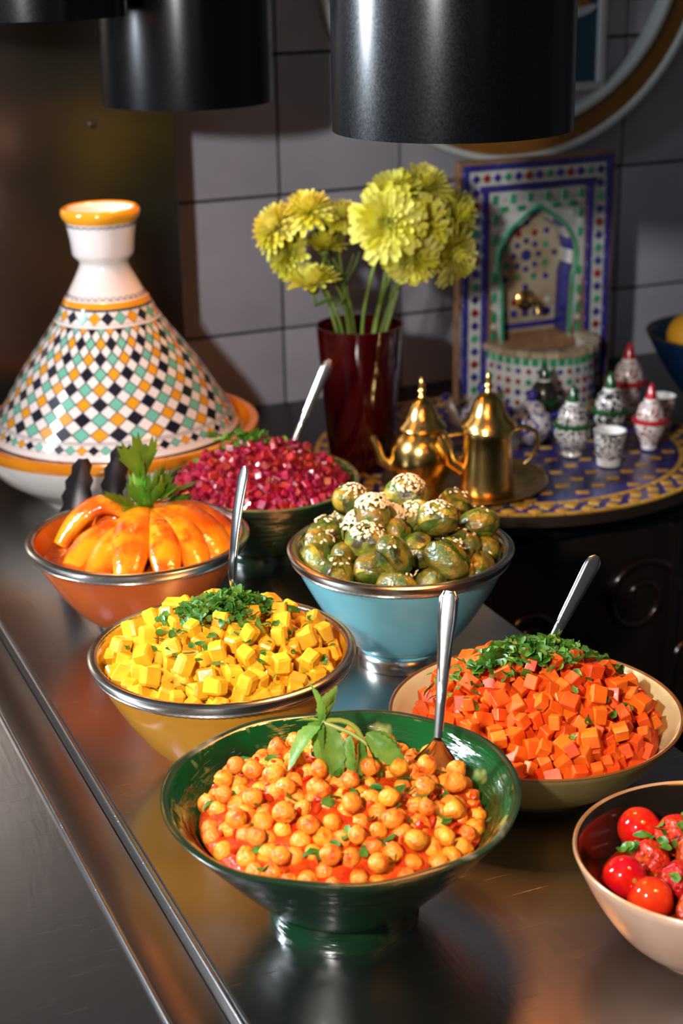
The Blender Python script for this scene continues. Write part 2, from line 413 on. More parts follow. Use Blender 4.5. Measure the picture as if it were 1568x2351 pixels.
B_chick = Bowl((.405, .954, 0), .128, .101, .055, .016, .0075, .85)
B_yel = Bowl((.404, 1.201, 0), .1105, .108, .045, .014, .005, .62)
B_ora = Bowl((.425, 1.512, 0), .1105, .100, .045, .013, .005, .60)
B_blu = Bowl((.631, 1.331, 0), .1065, .116, .042, .017, .005, .66)
B_car = Bowl((.631, 1.072, 0), .1225, .062, .062, .006, .0045, .50)
B_bee = Bowl((.612, 1.652, 0), .1105, .090, .05, .013, .0065, .66)
B_tom = Bowl((.618, .808, 0), .0955, .078, .040, .005, .0042, .52)
B_fru = Bowl((1.452, 1.945, -.02), .118, .122, .045, .014, .006, .7)

# green glazed pottery: patches of brown and yellow, throwing rings, uneven rim
def green_glaze(name, a, bcol, ccol, rough=.12):
    m = mat(name, a, rough, col2=bcol, nscale=14, ndetail=5, lo=.42, hi=.62, coat=.45, stretch=(1, 1, 1.6))
    nt = m.node_tree; N = nt.nodes; L = nt.links; b = N['Principled BSDF']
    mx0 = b.inputs['Base Color'].links[0].from_socket
    tc = N.new('ShaderNodeTexCoord')
    v = N.new('ShaderNodeTexNoise'); v.inputs['Scale'].default_value = 42; v.inputs['Detail'].default_value = 2; L.new(tc.outputs['Object'], v.inputs['Vector'])
    mr = N.new('ShaderNodeMapRange'); mr.inputs[1].default_value = .60; mr.inputs[2].default_value = .68; L.new(v.outputs[0], mr.inputs[0])
    mx = N.new('ShaderNodeMix'); mx.data_type = 'RGBA'; L.new(mr.outputs[0], mx.inputs[0]); L.new(mx0, mx.inputs[6]); mx.inputs[7].default_value = (*ccol, 1)
    L.new(mx.outputs[2], b.inputs['Base Color'])
    mp = N.new('ShaderNodeMapping'); mp.inputs['Scale'].default_value = (1, 1, 7); L.new(tc.outputs['Object'], mp.inputs[0])
    n = N.new('ShaderNodeTexNoise'); n.inputs['Scale'].default_value = 28; n.inputs['Detail'].default_value = 3; L.new(mp.outputs[0], n.inputs['Vector'])
    bp = N.new('ShaderNodeBump'); bp.inputs['Strength'].default_value = .55; bp.inputs['Distance'].default_value = .003
    L.new(n.outputs[0], bp.inputs['Height']); L.new(bp.outputs[0], b.inputs['Normal']); L.new(bp.outputs[0], b.inputs['Coat Normal'])
    return m
gg_out = green_glaze('green_glaze_outside', (.0022, .024, .008), (.004, .011, .004), (.015, .03, .01))
gg_in = green_glaze('green_glaze_inside', (.005, .058, .011), (.010, .022, .004), (.20, .20, .045))
gg_lip = mat('worn_lip', (.012, .03, .012), .2, col2=(.30, .24, .16), nscale=22, lo=.58, hi=.72, coat=.5)
rng = random.Random(4)
ph = [rng.uniform(0, 6.28) for _ in range(6)]
def wob(a, r, z):
    k = min(1, z/.1)
    return 1 + k*(.008*math.sin(2*a+ph[0]) + .005*math.sin(3*a+ph[1]) + .0025*math.sin(7*a+ph[2])) + .0012*math.sin(z*900), k*(.0014*math.sin(3*a+ph[3]) + .0008*math.sin(8*a+ph[4]))
B_chick.build('green_bowl', 'dark green glazed pottery bowl with worn rim holding chickpeas', gg_out, gg_in, gg_lip, wob=wob)
B_yel.build('yellow_bowl', 'ochre yellow bowl with silver rim holding diced potatoes', glaze('ochre_glaze', (.60, .27, .018), (.50, .20, .012)), glaze('yellow_glaze', (.62, .30, .015), (.55, .24, .01)), band=silver_rim, foot=silver_rim)
B_ora.build('orange_bowl', 'terracotta orange bowl with silver rim holding squash slices', glaze('terracotta_glaze', (.55, .11, .018), (.46, .085, .014)), glaze('orange_glaze', (.68, .14, .006), (.60, .11, .006)), band=silver_rim, foot=silver_rim)
B_blu.build('blue_bowl', 'pale turquoise bowl with silver rim holding brussels sprouts', glaze('turquoise_glaze', (.16, .42, .47), (.13, .35, .40)), glaze('grey_green_glaze', (.20, .21, .13), (.15, .15, .09)), band=silver_rim, foot=silver_rim)
cream_lip = mat('brown_lip', (.16, .06, .015), .3, coat=.3)
B_car.build('cream_bowl', 'low cream stoneware bowl with brown rim holding diced carrots', glaze('khaki_glaze', (.20, .15, .05), (.17, .12, .04), rough=.3), glaze('cream_glaze', (.58, .55, .32), (.52, .49, .27), rough=.2), cream_lip)
B_bee.build('green_pottery_bowl', 'green glazed pottery bowl with tan rim holding beetroot', green_glaze('dark_green_glaze', (.004, .03, .012), (.015, .018, .006), (.03, .03, .01)), gg_in, mat('tan_lip', (.20, .13, .04), .3, col2=(.02, .08, .02), nscale=30, coat=.4), wob=lambda a, r, z: (1+.004*math.sin(3*a)*z/.09, .0008*math.sin(5*a)*z/.09))
B_tom.build('stone_bowl', 'pale pink stoneware bowl with dark inside holding cherry tomatoes', glaze('pink_stoneware', (.46, .30, .22), (.36, .22, .15), rough=.32), glaze('dark_brown_glaze', (.012, .008, .005), (.008, .006, .004), rough=.15), mat('sand_lip', (.45, .27, .14), .3, col2=(.32, .16, .06), nscale=30, coat=.3))
B_fru.build('blue_fruit_bowl', 'deep blue bowl of yellow fruit by the tiled wall', glaze('deep_blue_glaze', (.006, .03, .09), (.004, .02, .06), rough=.3), glaze('teal_glaze', (.006, .03, .05), (.004, .02, .03), rough=.3), mat('brown_blue_lip', (.06, .04, .02), .4))

# ------------------------------------------------------------------ food helpers
class Mound:
    def __init__(s, bowl, rf, ze, zp, off=(0, 0), q=.8, front=0.):
        s.b, s.rf, s.ze, s.zp, s.off, s.q = bowl, rf, ze, zp, off, q
    def z(s, x, y):
        r = math.hypot(x, y)/s.rf; d = math.hypot(x-s.off[0], y-s.off[1])/s.rf
        e = max(0, 1-min(1, r)**2); h = max(0, 1-min(1.3, d)**2/1.69)
        return s.ze + (s.zp-s.ze)*(e**.6)*(h**s.q)
def darts(rng, rf, dmin, n, tries=14000):
    P = []; cell = {}
    for _ in range(tries):
        r = rf*math.sqrt(rng.random()); a = rng.random()*2*PI; x, y = r*math.cos(a), r*math.sin(a)
        i, j = int(x//dmin), int(y//dmin)
        ok = True
        for di in (-1, 0, 1):
            for dj in (-1, 0, 1):
                for q in cell.get((i+di, j+dj), ()):
                    if (q[0]-x)**2+(q[1]-y)**2 < dmin*dmin: ok = False; break
                if not ok: break
            if not ok: break
        if ok:
            cell.setdefault((i, j), []).append((x, y)); P.append((x, y))
            if len(P) >= n: break
    return P
def pack(mound, rng, size, n, frac2=.25, dfac=.86, its=60, wall=.42):
    """one layer of pieces on the mound plus some lying on top, pushed apart until they barely touch"""
    P = darts(rng, mound.rf-size*.35, size*dfac, n)
    pts = [[x, y, mound.z(x, y)+rng.uniform(-.18, .12)*size] for x, y in P]
    k = int(len(pts)*frac2)
    for x, y in darts(rng, mound.rf*.86, size*1.5, k):
        pts.append([x, y, mound.z(x, y)+size*.62])
    A = np.array(pts); n = len(A)
    T = A[:, 2].copy()
    for it in range(its):
        D = A[:, None, :]-A[None, :, :]; d = np.sqrt((D**2).sum(-1))+1e-9; np.fill_diagonal(d, 9)
        ov = np.clip(size*.93-d, 0, None)
        A += .5*((ov/d)[:, :, None]*D).sum(1)*.55
        A[:, 2] += (T-A[:, 2])*.06
        r = np.hypot(A[:, 0], A[:, 1])
        lim = np.array([mound.b.ri(max(z-size*.3, 0)) for z in A[:, 2]])-size*wall
        f = np.minimum(1, lim/np.maximum(r, 1e-6)); A[:, 0] *= f; A[:, 1] *= f
    return A
def bed(mound, name, m, label, cat, zoff, amp, rng, extra=None, mats=None, n=26, seg=64):
    """the mass of food or sauce below the top layer"""
    b = MB(); prof = []
    def wb_(a, r, z): return 1, 0
    rows = []
    vs = [(0, 0, mound.z(0, 0)-zoff)]
    for i in range(1, n+1):
        for k in range(seg):
            a = 2*PI*k/seg; r = mound.rf*i/n; x, y = r*math.cos(a), r*math.sin(a)
            z = mound.z(x, y)-zoff + amp*(math.sin(x*310+y*170)+math.sin(y*290-x*130+1)+math.sin(x*520+2)*math.sin(y*480))*.5*(1 if i < n else 0)
            rr = min(r, mound.b.ri(z)-.0012)
            vs.append((rr*math.cos(a), rr*math.sin(a), z))
    fs = [(0, 1+k, 1+(k+1) % seg) for k in range(seg)]
    for i in range(n-1):
        o = 1+i*seg
        fs += [(o+k, o+seg+k, o+seg+(k+1) % seg, o+(k+1) % seg) for k in range(seg)]
    # underside following the bowl
    o = 1+(n-1)*seg; zb = mound.b.fh+mound.b.wt+.002; L0 = len(vs)
    zr = vs[-1][2]
    for q in (.66, .33, .04):
        z = zb+(zr-zb)*q
        for k in range(seg):
            a = 2*PI*k/seg; r = max(.01, mound.b.ri(z)-.003); vs.append((r*math.cos(a), r*math.sin(a), z))
    rowsb = [o, L0, L0+seg, L0+2*seg]
    for u in range(3):
        A, B = rowsb[u], rowsb[u+1]
        fs += [(A+k, B+k, B+(k+1) % seg, A+(k+1) % seg) for k in range(seg)]
    fs.append(tuple(rowsb[3]+k for k in range(seg))[::-1])
    b.add(vs, fs, 0)
    if extra: extra(b)
    o = b.obj(name, mats or m, None, mound.b.loc, smooth=50)
    return tag(o, label, cat, kind='stuff')
def cube_mesh(rng, s, m, bev=.16, jit=.12, asp=.25):
    b = MB(); d = [s*rng.uniform(1-asp, 1+asp*.6) for _ in range(3)]
    b.box((0, 0, 0), d)
    b.v = [tuple(c*(1+rng.uniform(-jit, jit)) for c in v) for v in b.v]
    return b.mesh('cube_piece', m, bevel=s*bev, bseg=1, smooth=28)
def cube_raw(b, rng, s, c, mi=0):
    M = Euler([rng.uniform(0, 6.28) for _ in range(3)]).to_matrix()
    b.box(c, (s*rng.uniform(.8, 1.1), s*rng.uniform(.8, 1.1), s*rng.uniform(.8, 1.1)), mi, M)
def strew(A, meshes, rng, name, label, cat, group, loc, tilt=PI, smin=.92, smax=1.08):
    for p in A:
        o = link(name, rng.choice(meshes), None, (loc[0]+p[0], loc[1]+p[1], loc[2]+p[2]),
                 (rng.uniform(-tilt, tilt), rng.uniform(-tilt, tilt), rng.uniform(0, 6.28)), rng.uniform(smin, smax))
        tag(o, label, cat, group)
def leafbits(b, rng, c, n, spread, s, mound=None, lift=.002, mi=0, thick=True):
    """chopped herb: small curled leaf scraps"""
    for _ in range(n):
        x, y = rng.gauss(0, spread[0]), rng.gauss(0, spread[1])
        px, py = c[0]+x, c[1]+y
        if mound and math.hypot(px, py) > mound.rf*.95: continue
        pz = (mound.z(px, py) if mound else 0) + lift + rng.uniform(0, c[2])*math.exp(-(x/spread[0])**2*.5-(y/spread[1])**2*.5)
        M = Matrix.Rotation(rng.uniform(0, 6.28), 3, 'Z') @ Matrix.Rotation(rng.gauss(0, .55), 3, 'X') @ Matrix.Rotation(rng.gauss(0, .5), 3, 'Y')
        l = s*rng.uniform(.6, 1.5); wd = s*rng.uniform(.22, .5); cu = rng.uniform(-.5, .7)
        vs = []; ns = 4
        for i in range(ns+1):
            t = i/ns; ww = wd*(math.sin(PI*(.15+.75*t)))*rng.uniform(.75, 1.2)
            bend = l*cu*(t-.5)**2*1.6
            vs += [Vector(((t-.5)*l, -ww, bend+.15*ww)), Vector(((t-.5)*l, 0, bend-.1*ww)), Vector(((t-.5)*l, ww, bend+.15*ww))]
        vs = [M @ v + Vector((px, py, pz)) for v in vs]
        fs = []
        for i in range(ns):
            o = i*3; fs += [(o, o+3, o+4, o+1), (o+1, o+4, o+5, o+2)]
        b.add(vs, fs, mi)
herb_m = mat('parsley_green', (.035, .14, .014), .4, col2=(.12, .26, .03), nscale=90, translucent=.25)
herb_lt = mat('light_herb_green', (.12, .26, .03), .4, col2=(.06, .18, .015), nscale=80, translucent=.25)

# ------------------------------------------------------------------ chickpeas
rng = random.Random(11)
pea_m = mat('chickpea_skin', (.82, .28, .022), .34, col2=(.66, .09, .004), nscale=1.7, ndetail=3, lo=.5, hi=.68, rand=.18, sss=.2, coat=.12, bump=.25, bscale=5, bdist=.03)
sauce_m = mat('tomato_sauce_red', (.46, .018, .002), .28, col2=(.60, .07, .005), nscale=90, coat=.3, bump=.6, bscale=140, bdist=.004)
def pea_mesh(rng):
    bm = bmesh.new(); bmesh.ops.create_icosphere(bm, subdivisions=3, radius=.5)
    k = rng.uniform(.8, 1.15); px = rng.uniform(0, 6)
    for v in bm.verts:
        c = v.co; n = c.normalized()
        r = .5*(1 + .03*math.sin(5*n.x+px)+.03*math.sin(4*n.y+2*px))
        d = n.dot(Vector((0, 0, 1)))
        if d > .8: r += .12*((d-.8)/.2)**1.6*k            # beak
        r -= .085*math.exp(-(n.x/.15)**2)*max(0, n.z+.35)*k   # crease between the lobes
        v.co = n*r; v.co.z *= 1.06
    me = bpy.data.meshes.new('chickpea'); bm.to_mesh(me); bm.free(); me.materials.append(pea_m)
    me.polygons.foreach_set('use_smooth', [True]*len(me.polygons)); return me
peas = [pea_mesh(rng) for _ in range(6)]
# camera-side directions in the ground plane
RGT = Vector((.919, -.394)); TOC = Vector((-.394, -.919))
def gp(r, f): return (RGT*r + TOC*f)[:]            # metres to the right, metres toward the viewer
m_ch = Mound(B_chick, .104, .078, .106, gp(-.01, -.012), .8)
PS = .0142
A = pack(m_ch, rng, PS, 230, .30, .88)
loc = B_chick.loc
sel = [p for p in A]
for p in sel:
    s = PS*rng.uniform(.86, 1.10)
    o = link('chickpea', rng.choice(peas), None, (loc[0]+p[0], loc[1]+p[1], p[2]+.001), (rng.uniform(-1.9, 1.9), rng.uniform(-1.9, 1.9), rng.uniform(0, 6.28)), s)
    tag(o, 'round orange chickpea coated in tomato sauce in the green bowl', 'chickpea', 'chickpeas in the green bowl')
bed(m_ch, 'tomato_sauce', sauce_m, 'glossy red tomato sauce between the chickpeas', 'sauce', -.0008, .0022, rng)
b = MB(); leafbits(b, rng, (0, 0, .002), 90, (.055, .05), .010, m_ch, .0065)
tag(b.obj('herb_fleck', herb_m, None, B_chick.loc, smooth=180), 'dark green herb scraps mixed into the chickpeas', 'herbs', kind='stuff')
b = MB()
for _ in range(90):
    a = rng.uniform(0, 6.28); r = .1*math.sqrt(rng.random()); x, y = r*math.cos(a), r*math.sin(a)
    c = Vector((x, y, m_ch.z(x, y)+.004)); M = Euler([rng.uniform(0, 6) for _ in range(3)]).to_matrix()
    b.sphere((0, 0, 0), (.005, .0032, .0014), 8, 6)
    nv = 2+5*8
    for i in range(len(b.v)-nv, len(b.v)): b.v[i] = tuple(M @ Vector(b.v[i]) + c)
tag(b.obj('tomato_scrap', sauce_m, None, B_chick.loc), 'scraps of red tomato and pepper among the chickpeas', 'tomato', kind='stuff')

# ------------------------------------------------------------------ diced potatoes
rng = random.Random(21)
pot_m = mat('turmeric_potato', (.80, .46, .022), .35, col2=(.72, .32, .010), nscale=45, lo=.4, hi=.75, rand=.12, sss=.3, coat=.15, bump=.25, bscale=220, bdist=.001)
PS = .0150
cub = [cube_mesh(rng, PS*.95, pot_m, .14) for _ in range(8)]
m_po = Mound(B_yel, .0985, .096, .128, gp(.0, -.008), .8)
A = pack(m_po, rng, PS*1.04, 190, .34, .84)
strew(A, cub, rng, 'potato_cube', 'small turmeric-yellow potato cube in the ochre bowl', 'potato', 'potato cubes in the ochre bowl', B_yel.loc, tilt=.5)
def ex(b):
    for x, y in darts(rng, .086, .013, 140): cube_raw(b, rng, .0135, (x, y, m_po.z(x, y)-.009))
bed(m_po, 'potato_heap', pot_m, 'heap of yellow potato below the top cubes', 'potato', .011, .001, rng, ex)
b = MB(); leafbits(b, rng, (*gp(.006, -.018), .012), 420, (.026, .0165), .0088, m_po, .013)
tag(b.obj('chopped_parsley', herb_m, None, B_yel.loc, smooth=180), 'pile of chopped parsley on the yellow potatoes', 'herbs', kind='stuff')
b = MB(); leafbits(b, rng, (0, 0, .002), 130, (.055, .05), .007, m_po, .0085)
tag(b.obj('herb_fleck', herb_m, None, B_yel.loc, smooth=180), 'loose herb scraps scattered over the yellow potatoes', 'herbs', kind='stuff')

# ------------------------------------------------------------------ diced carrots
rng = random.Random(31)
car_m = mat('diced_carrot', (.74, .115, .005), .42, col2=(.58, .05, .002), nscale=40, lo=.4, hi=.8, rand=.14, sss=.25, coat=.05, bump=.15, bscale=200, bdist=.001)
PS = .0126
cub = [cube_mesh(rng, PS*.98, car_m, .06, .14, .3) for _ in range(8)]
m_ca = Mound(B_car, .102, .050, .097, gp(-.006, -.012), .75)
A = pack(m_ca, rng, PS, 250, .30, .86)
A = A[:298]
strew(A, cub, rng, 'carrot_cube', 'small diced orange carrot piece in the cream bowl', 'carrot', 'carrot dice in the cream bowl', B_car.loc, tilt=.6)
def ex(b):
    for x, y in darts(rng, .096, .011, 200): cube_raw(b, rng, .012, (x, y, m_ca.z(x, y)-.008))
bed(m_ca, 'carrot_heap', car_m, 'heap of orange carrot below the top dice', 'carrot', .010, .001, rng, ex)
b = MB(); leafbits(b, rng, (*gp(-.002, -.022), .008), 380, (.033, .017), .0105, m_ca, .0125)
tag(b.obj('chopped_parsley', herb_m, None, B_car.loc, smooth=180), 'pile of chopped parsley on the orange carrots', 'herbs', kind='stuff')
b = MB(); leafbits(b, rng, (0, 0, .002), 30, (.05, .05), .009, m_ca, .0075)
tag(b.obj('herb_fleck', herb_m, None, B_car.loc, smooth=180), 'loose herb scraps scattered over the carrots', 'herbs', kind='stuff')

# ------------------------------------------------------------------ beetroot
rng = random.Random(41)
beet_m = mat('diced_beetroot', (.33, .008, .030), .3, col2=(.18, .003, .015), nscale=60, rand=.25, sss=.2, coat=.25)
PS = .0098
cub = [cube_mesh(rng, PS*.95, beet_m, .16, .16, .35) for _ in range(6)]
m_be = Mound(B_bee, .0995, .083, .120, gp(-.008, -.01), .8)
A = pack(m_be, rng, PS*1.05, 245, .2, .9)
A = A[:298]
strew(A, cub, rng, 'beetroot_cube', 'tiny glossy crimson beetroot dice in the green pottery bowl', 'beetroot', 'beetroot dice', B_bee.loc, tilt=.8)
def ex(b):
    for x, y in darts(rng, .09, .0085, 420): cube_raw(b, rng, .0095, (x, y, m_be.z(x, y)-.0035))
bed(m_be, 'beetroot_heap', beet_m, 'heap of crimson beetroot below the top dice', 'beetroot', .007, .001, rng, ex)

# ------------------------------------------------------------------ brussels sprouts
rng = random.Random(51)
spr_m = mat('roast_sprout', (.075, .095, .008), .34, col2=(.36, .20, .014), nscale=2.0, ndetail=5, lo=.42, hi=.62, rand=.3, col3=(.035, .022, .006), n3=1.6, lo3=.56, hi3=.70, coat=.4, bump=.18, bscale=5, bdist=.04)
spl_m = mat('sprout_leaf', (.04, .085, .007), .32, col2=(.25, .165, .012), nscale=2.2, ndetail=4, lo=.42, hi=.62, rand=.35, col3=(.035, .022, .006), n3=1.8, lo3=.56, hi3=.68, coat=.4, bump=.18, bscale=6, bdist=.04)
cut_m = mat('sprout_base', (.52, .34, .05), .4, col2=(.16, .07, .012), nscale=3, rand=.2, coat=.3)
def sprout(rng):
    b = MB(); ph = rng.uniform(0, 6); n, sg = 14, 20
    vs = [(0, 0, .56)]
    prof = []
    for i in range(1, n):
        t = PI*i/n
        for k in range(sg):
            a = 2*PI*k/sg
            r = .48*(1+.05*math.sin(3*a+ph+2*t)+.035*math.sin(7*a-3*t)+.03*math.sin(5*t+ph))
            vs.append((r*math.sin(t)**.9*math.cos(a), r*math.sin(t)**.9*math.sin(a), .58*math.cos(t)))
    vs.append((0, 0, -.55)); e = len(vs)-1
    fs = [(0, 1+k, 1+(k+1) % sg) for k in range(sg)]; ms = [0]*sg
    for i in range(n-2):
        for k in range(sg):
            fs.append((1+i*sg+k, 1+(i+1)*sg+k, 1+(i+1)*sg+(k+1) % sg, 1+i*sg+(k+1) % sg)); ms.append(1 if i > n-5 else 0)
    o = 1+(n-2)*sg; fs += [(o+k, e, o+(k+1) % sg) for k in range(sg)]; ms += [1]*sg
    b.add(vs, fs, ms); core = b.mesh('heart', [spr_m, cut_m], smooth=180)
    leaves = []
    for q in range(3):
        b = MB(); a0 = q*2.1+ph; vs = []; nu, nv = 9, 8
        for i in range(nu+1):
            for j in range(nv+1):
                u = -1+2*i/nu; v = j/nv
                wd = 1.05*math.sqrt(max(.03, 1-(2*v-1)**4*.9))*(1-.25*v)
                a = a0+u*wd; t = PI*(.93-.68*v)
                r = .50*(1+.10*v*(.6+abs(u))+.045*math.sin(5*a+9*v))
                vs.append((r*math.sin(t)**.85*math.cos(a), r*math.sin(t)**.85*math.sin(a), .60*math.cos(t)))
        fs = [(i*(nv+1)+j, (i+1)*(nv+1)+j, (i+1)*(nv+1)+j+1, i*(nv+1)+j+1) for i in range(nu) for j in range(nv)]
        b.add(vs, fs); leaves.append(b.mesh('leaf', spl_m, smooth=180))
    return core, leaves
kinds = [sprout(rng) for _ in range(4)]
SZ = .0315
m_bl = Mound(B_blu, .094, .098, .138, gp(-.006, -.012), .7)
A = pack(m_bl, rng, SZ, 30, .30, .80, its=80, wall=.40)
sprouts = []
for p in A:
    core, lv = rng.choice(kinds); s = SZ*rng.uniform(.92, 1.15)
    t = thing('brussels_sprout', 'roasted green brussels sprout in the turquoise bowl', 'sprout', B_blu.loc+Vector(p), 0, 'roasted sprouts in the turquoise bowl')
    t.rotation_euler = (rng.uniform(-1.9, 1.9), rng.uniform(-1.9, 1.9), rng.uniform(0, 6.28)); t.scale = (s*.92, s*.92, s*1.12)
    link('heart', core, t)
    for l in lv: link('leaf', l, t)
    sprouts.append((Vector(p), s))
bed(m_bl, 'sprout_heap', spr_m, 'dark oily mass of sprouts below the top ones', 'sprouts', .024, .002, rng)
b = MB(); pk = Vector((*gp(-.012, -.01), 0))
for p, s in sprouts:
    d = (Vector((p.x, p.y, 0))-pk).length
    n = int(230*math.exp(-(d/.046)**2)) if p.z > m_bl.z(p.x, p.y)-.004 else 0
    for _ in range(n):
        th = math.acos(1-rng.random()*.55); a = rng.uniform(0, 6.28)
        nrm = Vector((math.sin(th)*math.cos(a), math.sin(th)*math.sin(a), math.cos(th)))
        q = p+nrm*s*.56
        if any((q-pp).length < ss*.50 for pp, ss in sprouts): continue
        M = (nrm.to_track_quat('Z', 'Y').to_matrix() @ Matrix.Rotation(rng.uniform(0, 6), 3, 'Z'))
        n0 = len(b.v); b.sphere((0, 0, 0), (.0023, .0014, .0009), 6, 4)
        for i in range(n0, len(b.v)): b.v[i] = tuple(M @ Vector(b.v[i]) + q)
tag(b.obj('sesame_seeds', mat('sesame', (.80, .66, .42), .4, col2=(.62, .42, .2), nscale=300), None, B_blu.loc), 'toasted sesame seeds sprinkled over the sprouts', 'sesame', kind='stuff')

# ------------------------------------------------------------------ squash slices
rng = random.Random(61)
sq_m = mat('roast_squash', (.86, .26, .006), .18, col2=(.62, .075, .003), nscale=26, ndetail=4, lo=.42, hi=.62, rand=.12, sss=.25, coat=.5, bump=.5, bscale=90, bdist=.003, col3=(.30, .035, .004), n3=34, lo3=.58, hi3=.70)
def squash(path, wid, thick, rng, taper=.35):
    """crescent wedge swept along a path; lens-shaped cross-section"""
    b = MB(); n = len(path)-1; vs = []; sg = 12
    pts = [Vector(p) for p in path]
    for i, p in enumerate(pts):
        t = (pts[min(i+1, n)]-pts[max(i-1, 0)]).normalized()
        side = t.cross(Vector((0, 0, 1))); side.normalize(); nn = side.cross(t)
        u = i/n; w_ = 1.38*wid*(.12+.88*math.sin(PI*(.10+.80*u))**.5); h_ = .92*thick*(.25+.75*math.sin(PI*(.10+.80*u))**.5)
        for k in range(sg):
            a = 2*PI*k/sg; c, s_ = math.cos(a), math.sin(a)
            vs.append(p + side*w_*c + nn*h_*(s_*(.62 if s_ > 0 else 1.2)-.25*c*c))
    fs = [(i*sg+k, i*sg+(k+1) % sg, (i+1)*sg+(k+1) % sg, (i+1)*sg+k) for i in range(n) for k in range(sg)]
    fs += [tuple(range(sg))[::-1], tuple(range(n*sg, (n+1)*sg))]
    b.add(vs, fs); return b
hub = Vector((*gp(.004, -.028), .0))
def slice_path(az, r0, r1, z0, zm, z1, bow=.0):
    d = (RGT*math.cos(az)+TOC*math.sin(az)); s = Vector((-d.y, d.x))
    P = []
    for i in range(15):
        u = i/14; r = r0+(r1-r0)*u
        q = hub.xy + d*r + s*bow*math.sin(PI*u)
        z = (1-u)**2*z0 + 2*u*(1-u)*zm + u*u*z1
        P.append((q.x, q.y, z))
    return P
spec = [ # az from right round the front, start, end, z0, zmid, z1, width, thick, bow, how it lies
 (2.95, .010, .088, .112, .150, .088, .0125, .011, -.010, 'arching over to the left of the celery'),
 (2.30, .012, .098, .106, .118, .086, .0150, .012, -.004, 'lying low under the arched slice'),
 (1.92, .012, .112, .104, .122, .088, .0150, .012, .002, 'pale yellow, nearest the arched slice at the front rim'),
 (1.62, .008, .114, .120, .135, .089, .0150, .012, .0, 'standing upright in front of the celery'),
 (1.28, .010, .116, .118, .132, .089, .0135, .011, .004, 'with browned side just right of the upright one'),
 (.98, .010, .110, .118, .134, .090, .0145, .011, .006, 'with charred edge between two smooth slices'),
 (.66, .012, .106, .116, .136, .088, .0165, .012, .008, 'broad and smooth, sloping toward the potato spoon'),
 (.28, .012, .094, .114, .134, .088, .0160, .012, .010, 'sloping toward the beetroot bowl'),
 (-.35, .020, .066, .106, .124, .090, .0150, .011, .0, 'tucked behind beside the celery stalks'),
 (3.7, .020, .062, .104, .120, .090, .0140, .011, .0, 'tucked against the rear rim by the arched slice'),
]
for (az, r0, r1, z0, zm, z1, wd, thk, bow, how) in spec:
    o = squash(slice_path(az, r0, r1, z0, zm, z1, bow), wd, thk, rng).obj('squash_slice', sq_m, None, B_ora.loc, smooth=70)
    tag(o, 'glazed orange squash slice '+how, 'squash', 'squash slices in the orange bowl')
m_sq = Mound(B_ora, .096, .082, .094, (0, 0), .8)
bed(m_sq, 'squash_glaze', mat('squash_syrup', (.45, .08, .004), .12, coat=.8, col2=(.3, .03, .003), nscale=40), 'sticky orange cooking juices under the squash', 'sauce', .0, .001, rng)

# ------------------------------------------------------------------ leaves and sprigs
def leaf_mesh(L_, W_, teeth, depth, curl, fold, m, lobes=0, n=26, name='leaf'):
    """leaf along +Y, blade up +Z, toothed edge"""
    b = MB(); vs = []
    for i in range(n+1):
        t = i/n
        w0 = W_*(math.sin(PI*t**.8)**.85)*(1 if not lobes else (.62+.38*abs(math.cos(PI*lobes*t))))
        if lobes: w0 = W_*(.10+.9*t**.8)*(1-.0*t) if t < .8 else W_*(1-((t-.8)/.2)**2*.55)
        if lobes and t < .8: w0 *= (.8+.2*math.cos(2*PI*lobes*t))
        tooth = depth*W_*(((t*teeth) % 1)-.3)
        w1 = max(.0004, w0 + (tooth if .04 < t < .99 else 0))
        y = L_*t; z = curl*L_*t*t
        ty = .10*L_*((t*teeth) % 1)/teeth
        for s_ in (-1, -.5, 0, .5, 1):
            vs.append((s_*w1, y-abs(s_)*(.12*W_ if not lobes else -.25*W_*t), z+abs(s_)*fold*w1 + .10*W_*math.sin(t*teeth*2.2)*abs(s_)*.5))
    fs = [(i*5+k, i*5+k+1, (i+1)*5+k+1, (i+1)*5+k) for i in range(n) for k in range(4)]
    b.add(vs, fs); return b.mesh(name, m, smooth=180)
mint_m = mat('mint_leaf', (.13, .28, .035), .42, col2=(.32, .45, .07), nscale=45, lo=.4, hi=.7, bump=.5, bscale=160, bdist=.0015, translucent=.3)
mint_st = mat('mint_stem', (.28, .30, .04), .45)
cel_m = mat('celery_leaf', (.06, .20, .012), .4, col2=(.20, .26, .015), nscale=35, lo=.42, hi=.66, bump=.4, bscale=140, bdist=.0015, translucent=.3, rand=.2)
def place_leaf(me, parent, base, d, roll=0., s=1., name='leaf'):
    """base point, direction (vector), roll about it"""
    d = Vector(d).normalized(); x = d.cross(Vector((0, 0, 1)))
    if x.length < .05: x = Vector((1, 0, 0))
    x.normalize(); z = x.cross(d)
    M = Matrix((x, d, z)).transposed() @ Matrix.Rotation(roll, 3, 'Y')
    return link(name, me, parent, base, M.to_euler(), s)
def dirc(r, f, z):   # right, toward viewer, up
    g = gp(r, f); return Vector((g[0], g[1], z))
lm = [leaf_mesh(.036, .0070, 9, .22, c, .42, mint_m) for c in (-.10, -.3, .12)]
tp = thing('mint_sprig', 'fresh mint sprig standing on the chickpeas', 'mint', B_chick.loc+dirc(-.013, -.028, .094))
node = dirc(0, .0, .046)
b = MB(); b.tube(bez(dirc(.03, .012, .003), dirc(.036, -.006, .052), node, 10), .0019, 8); b.obj('stem', mint_st, tp)
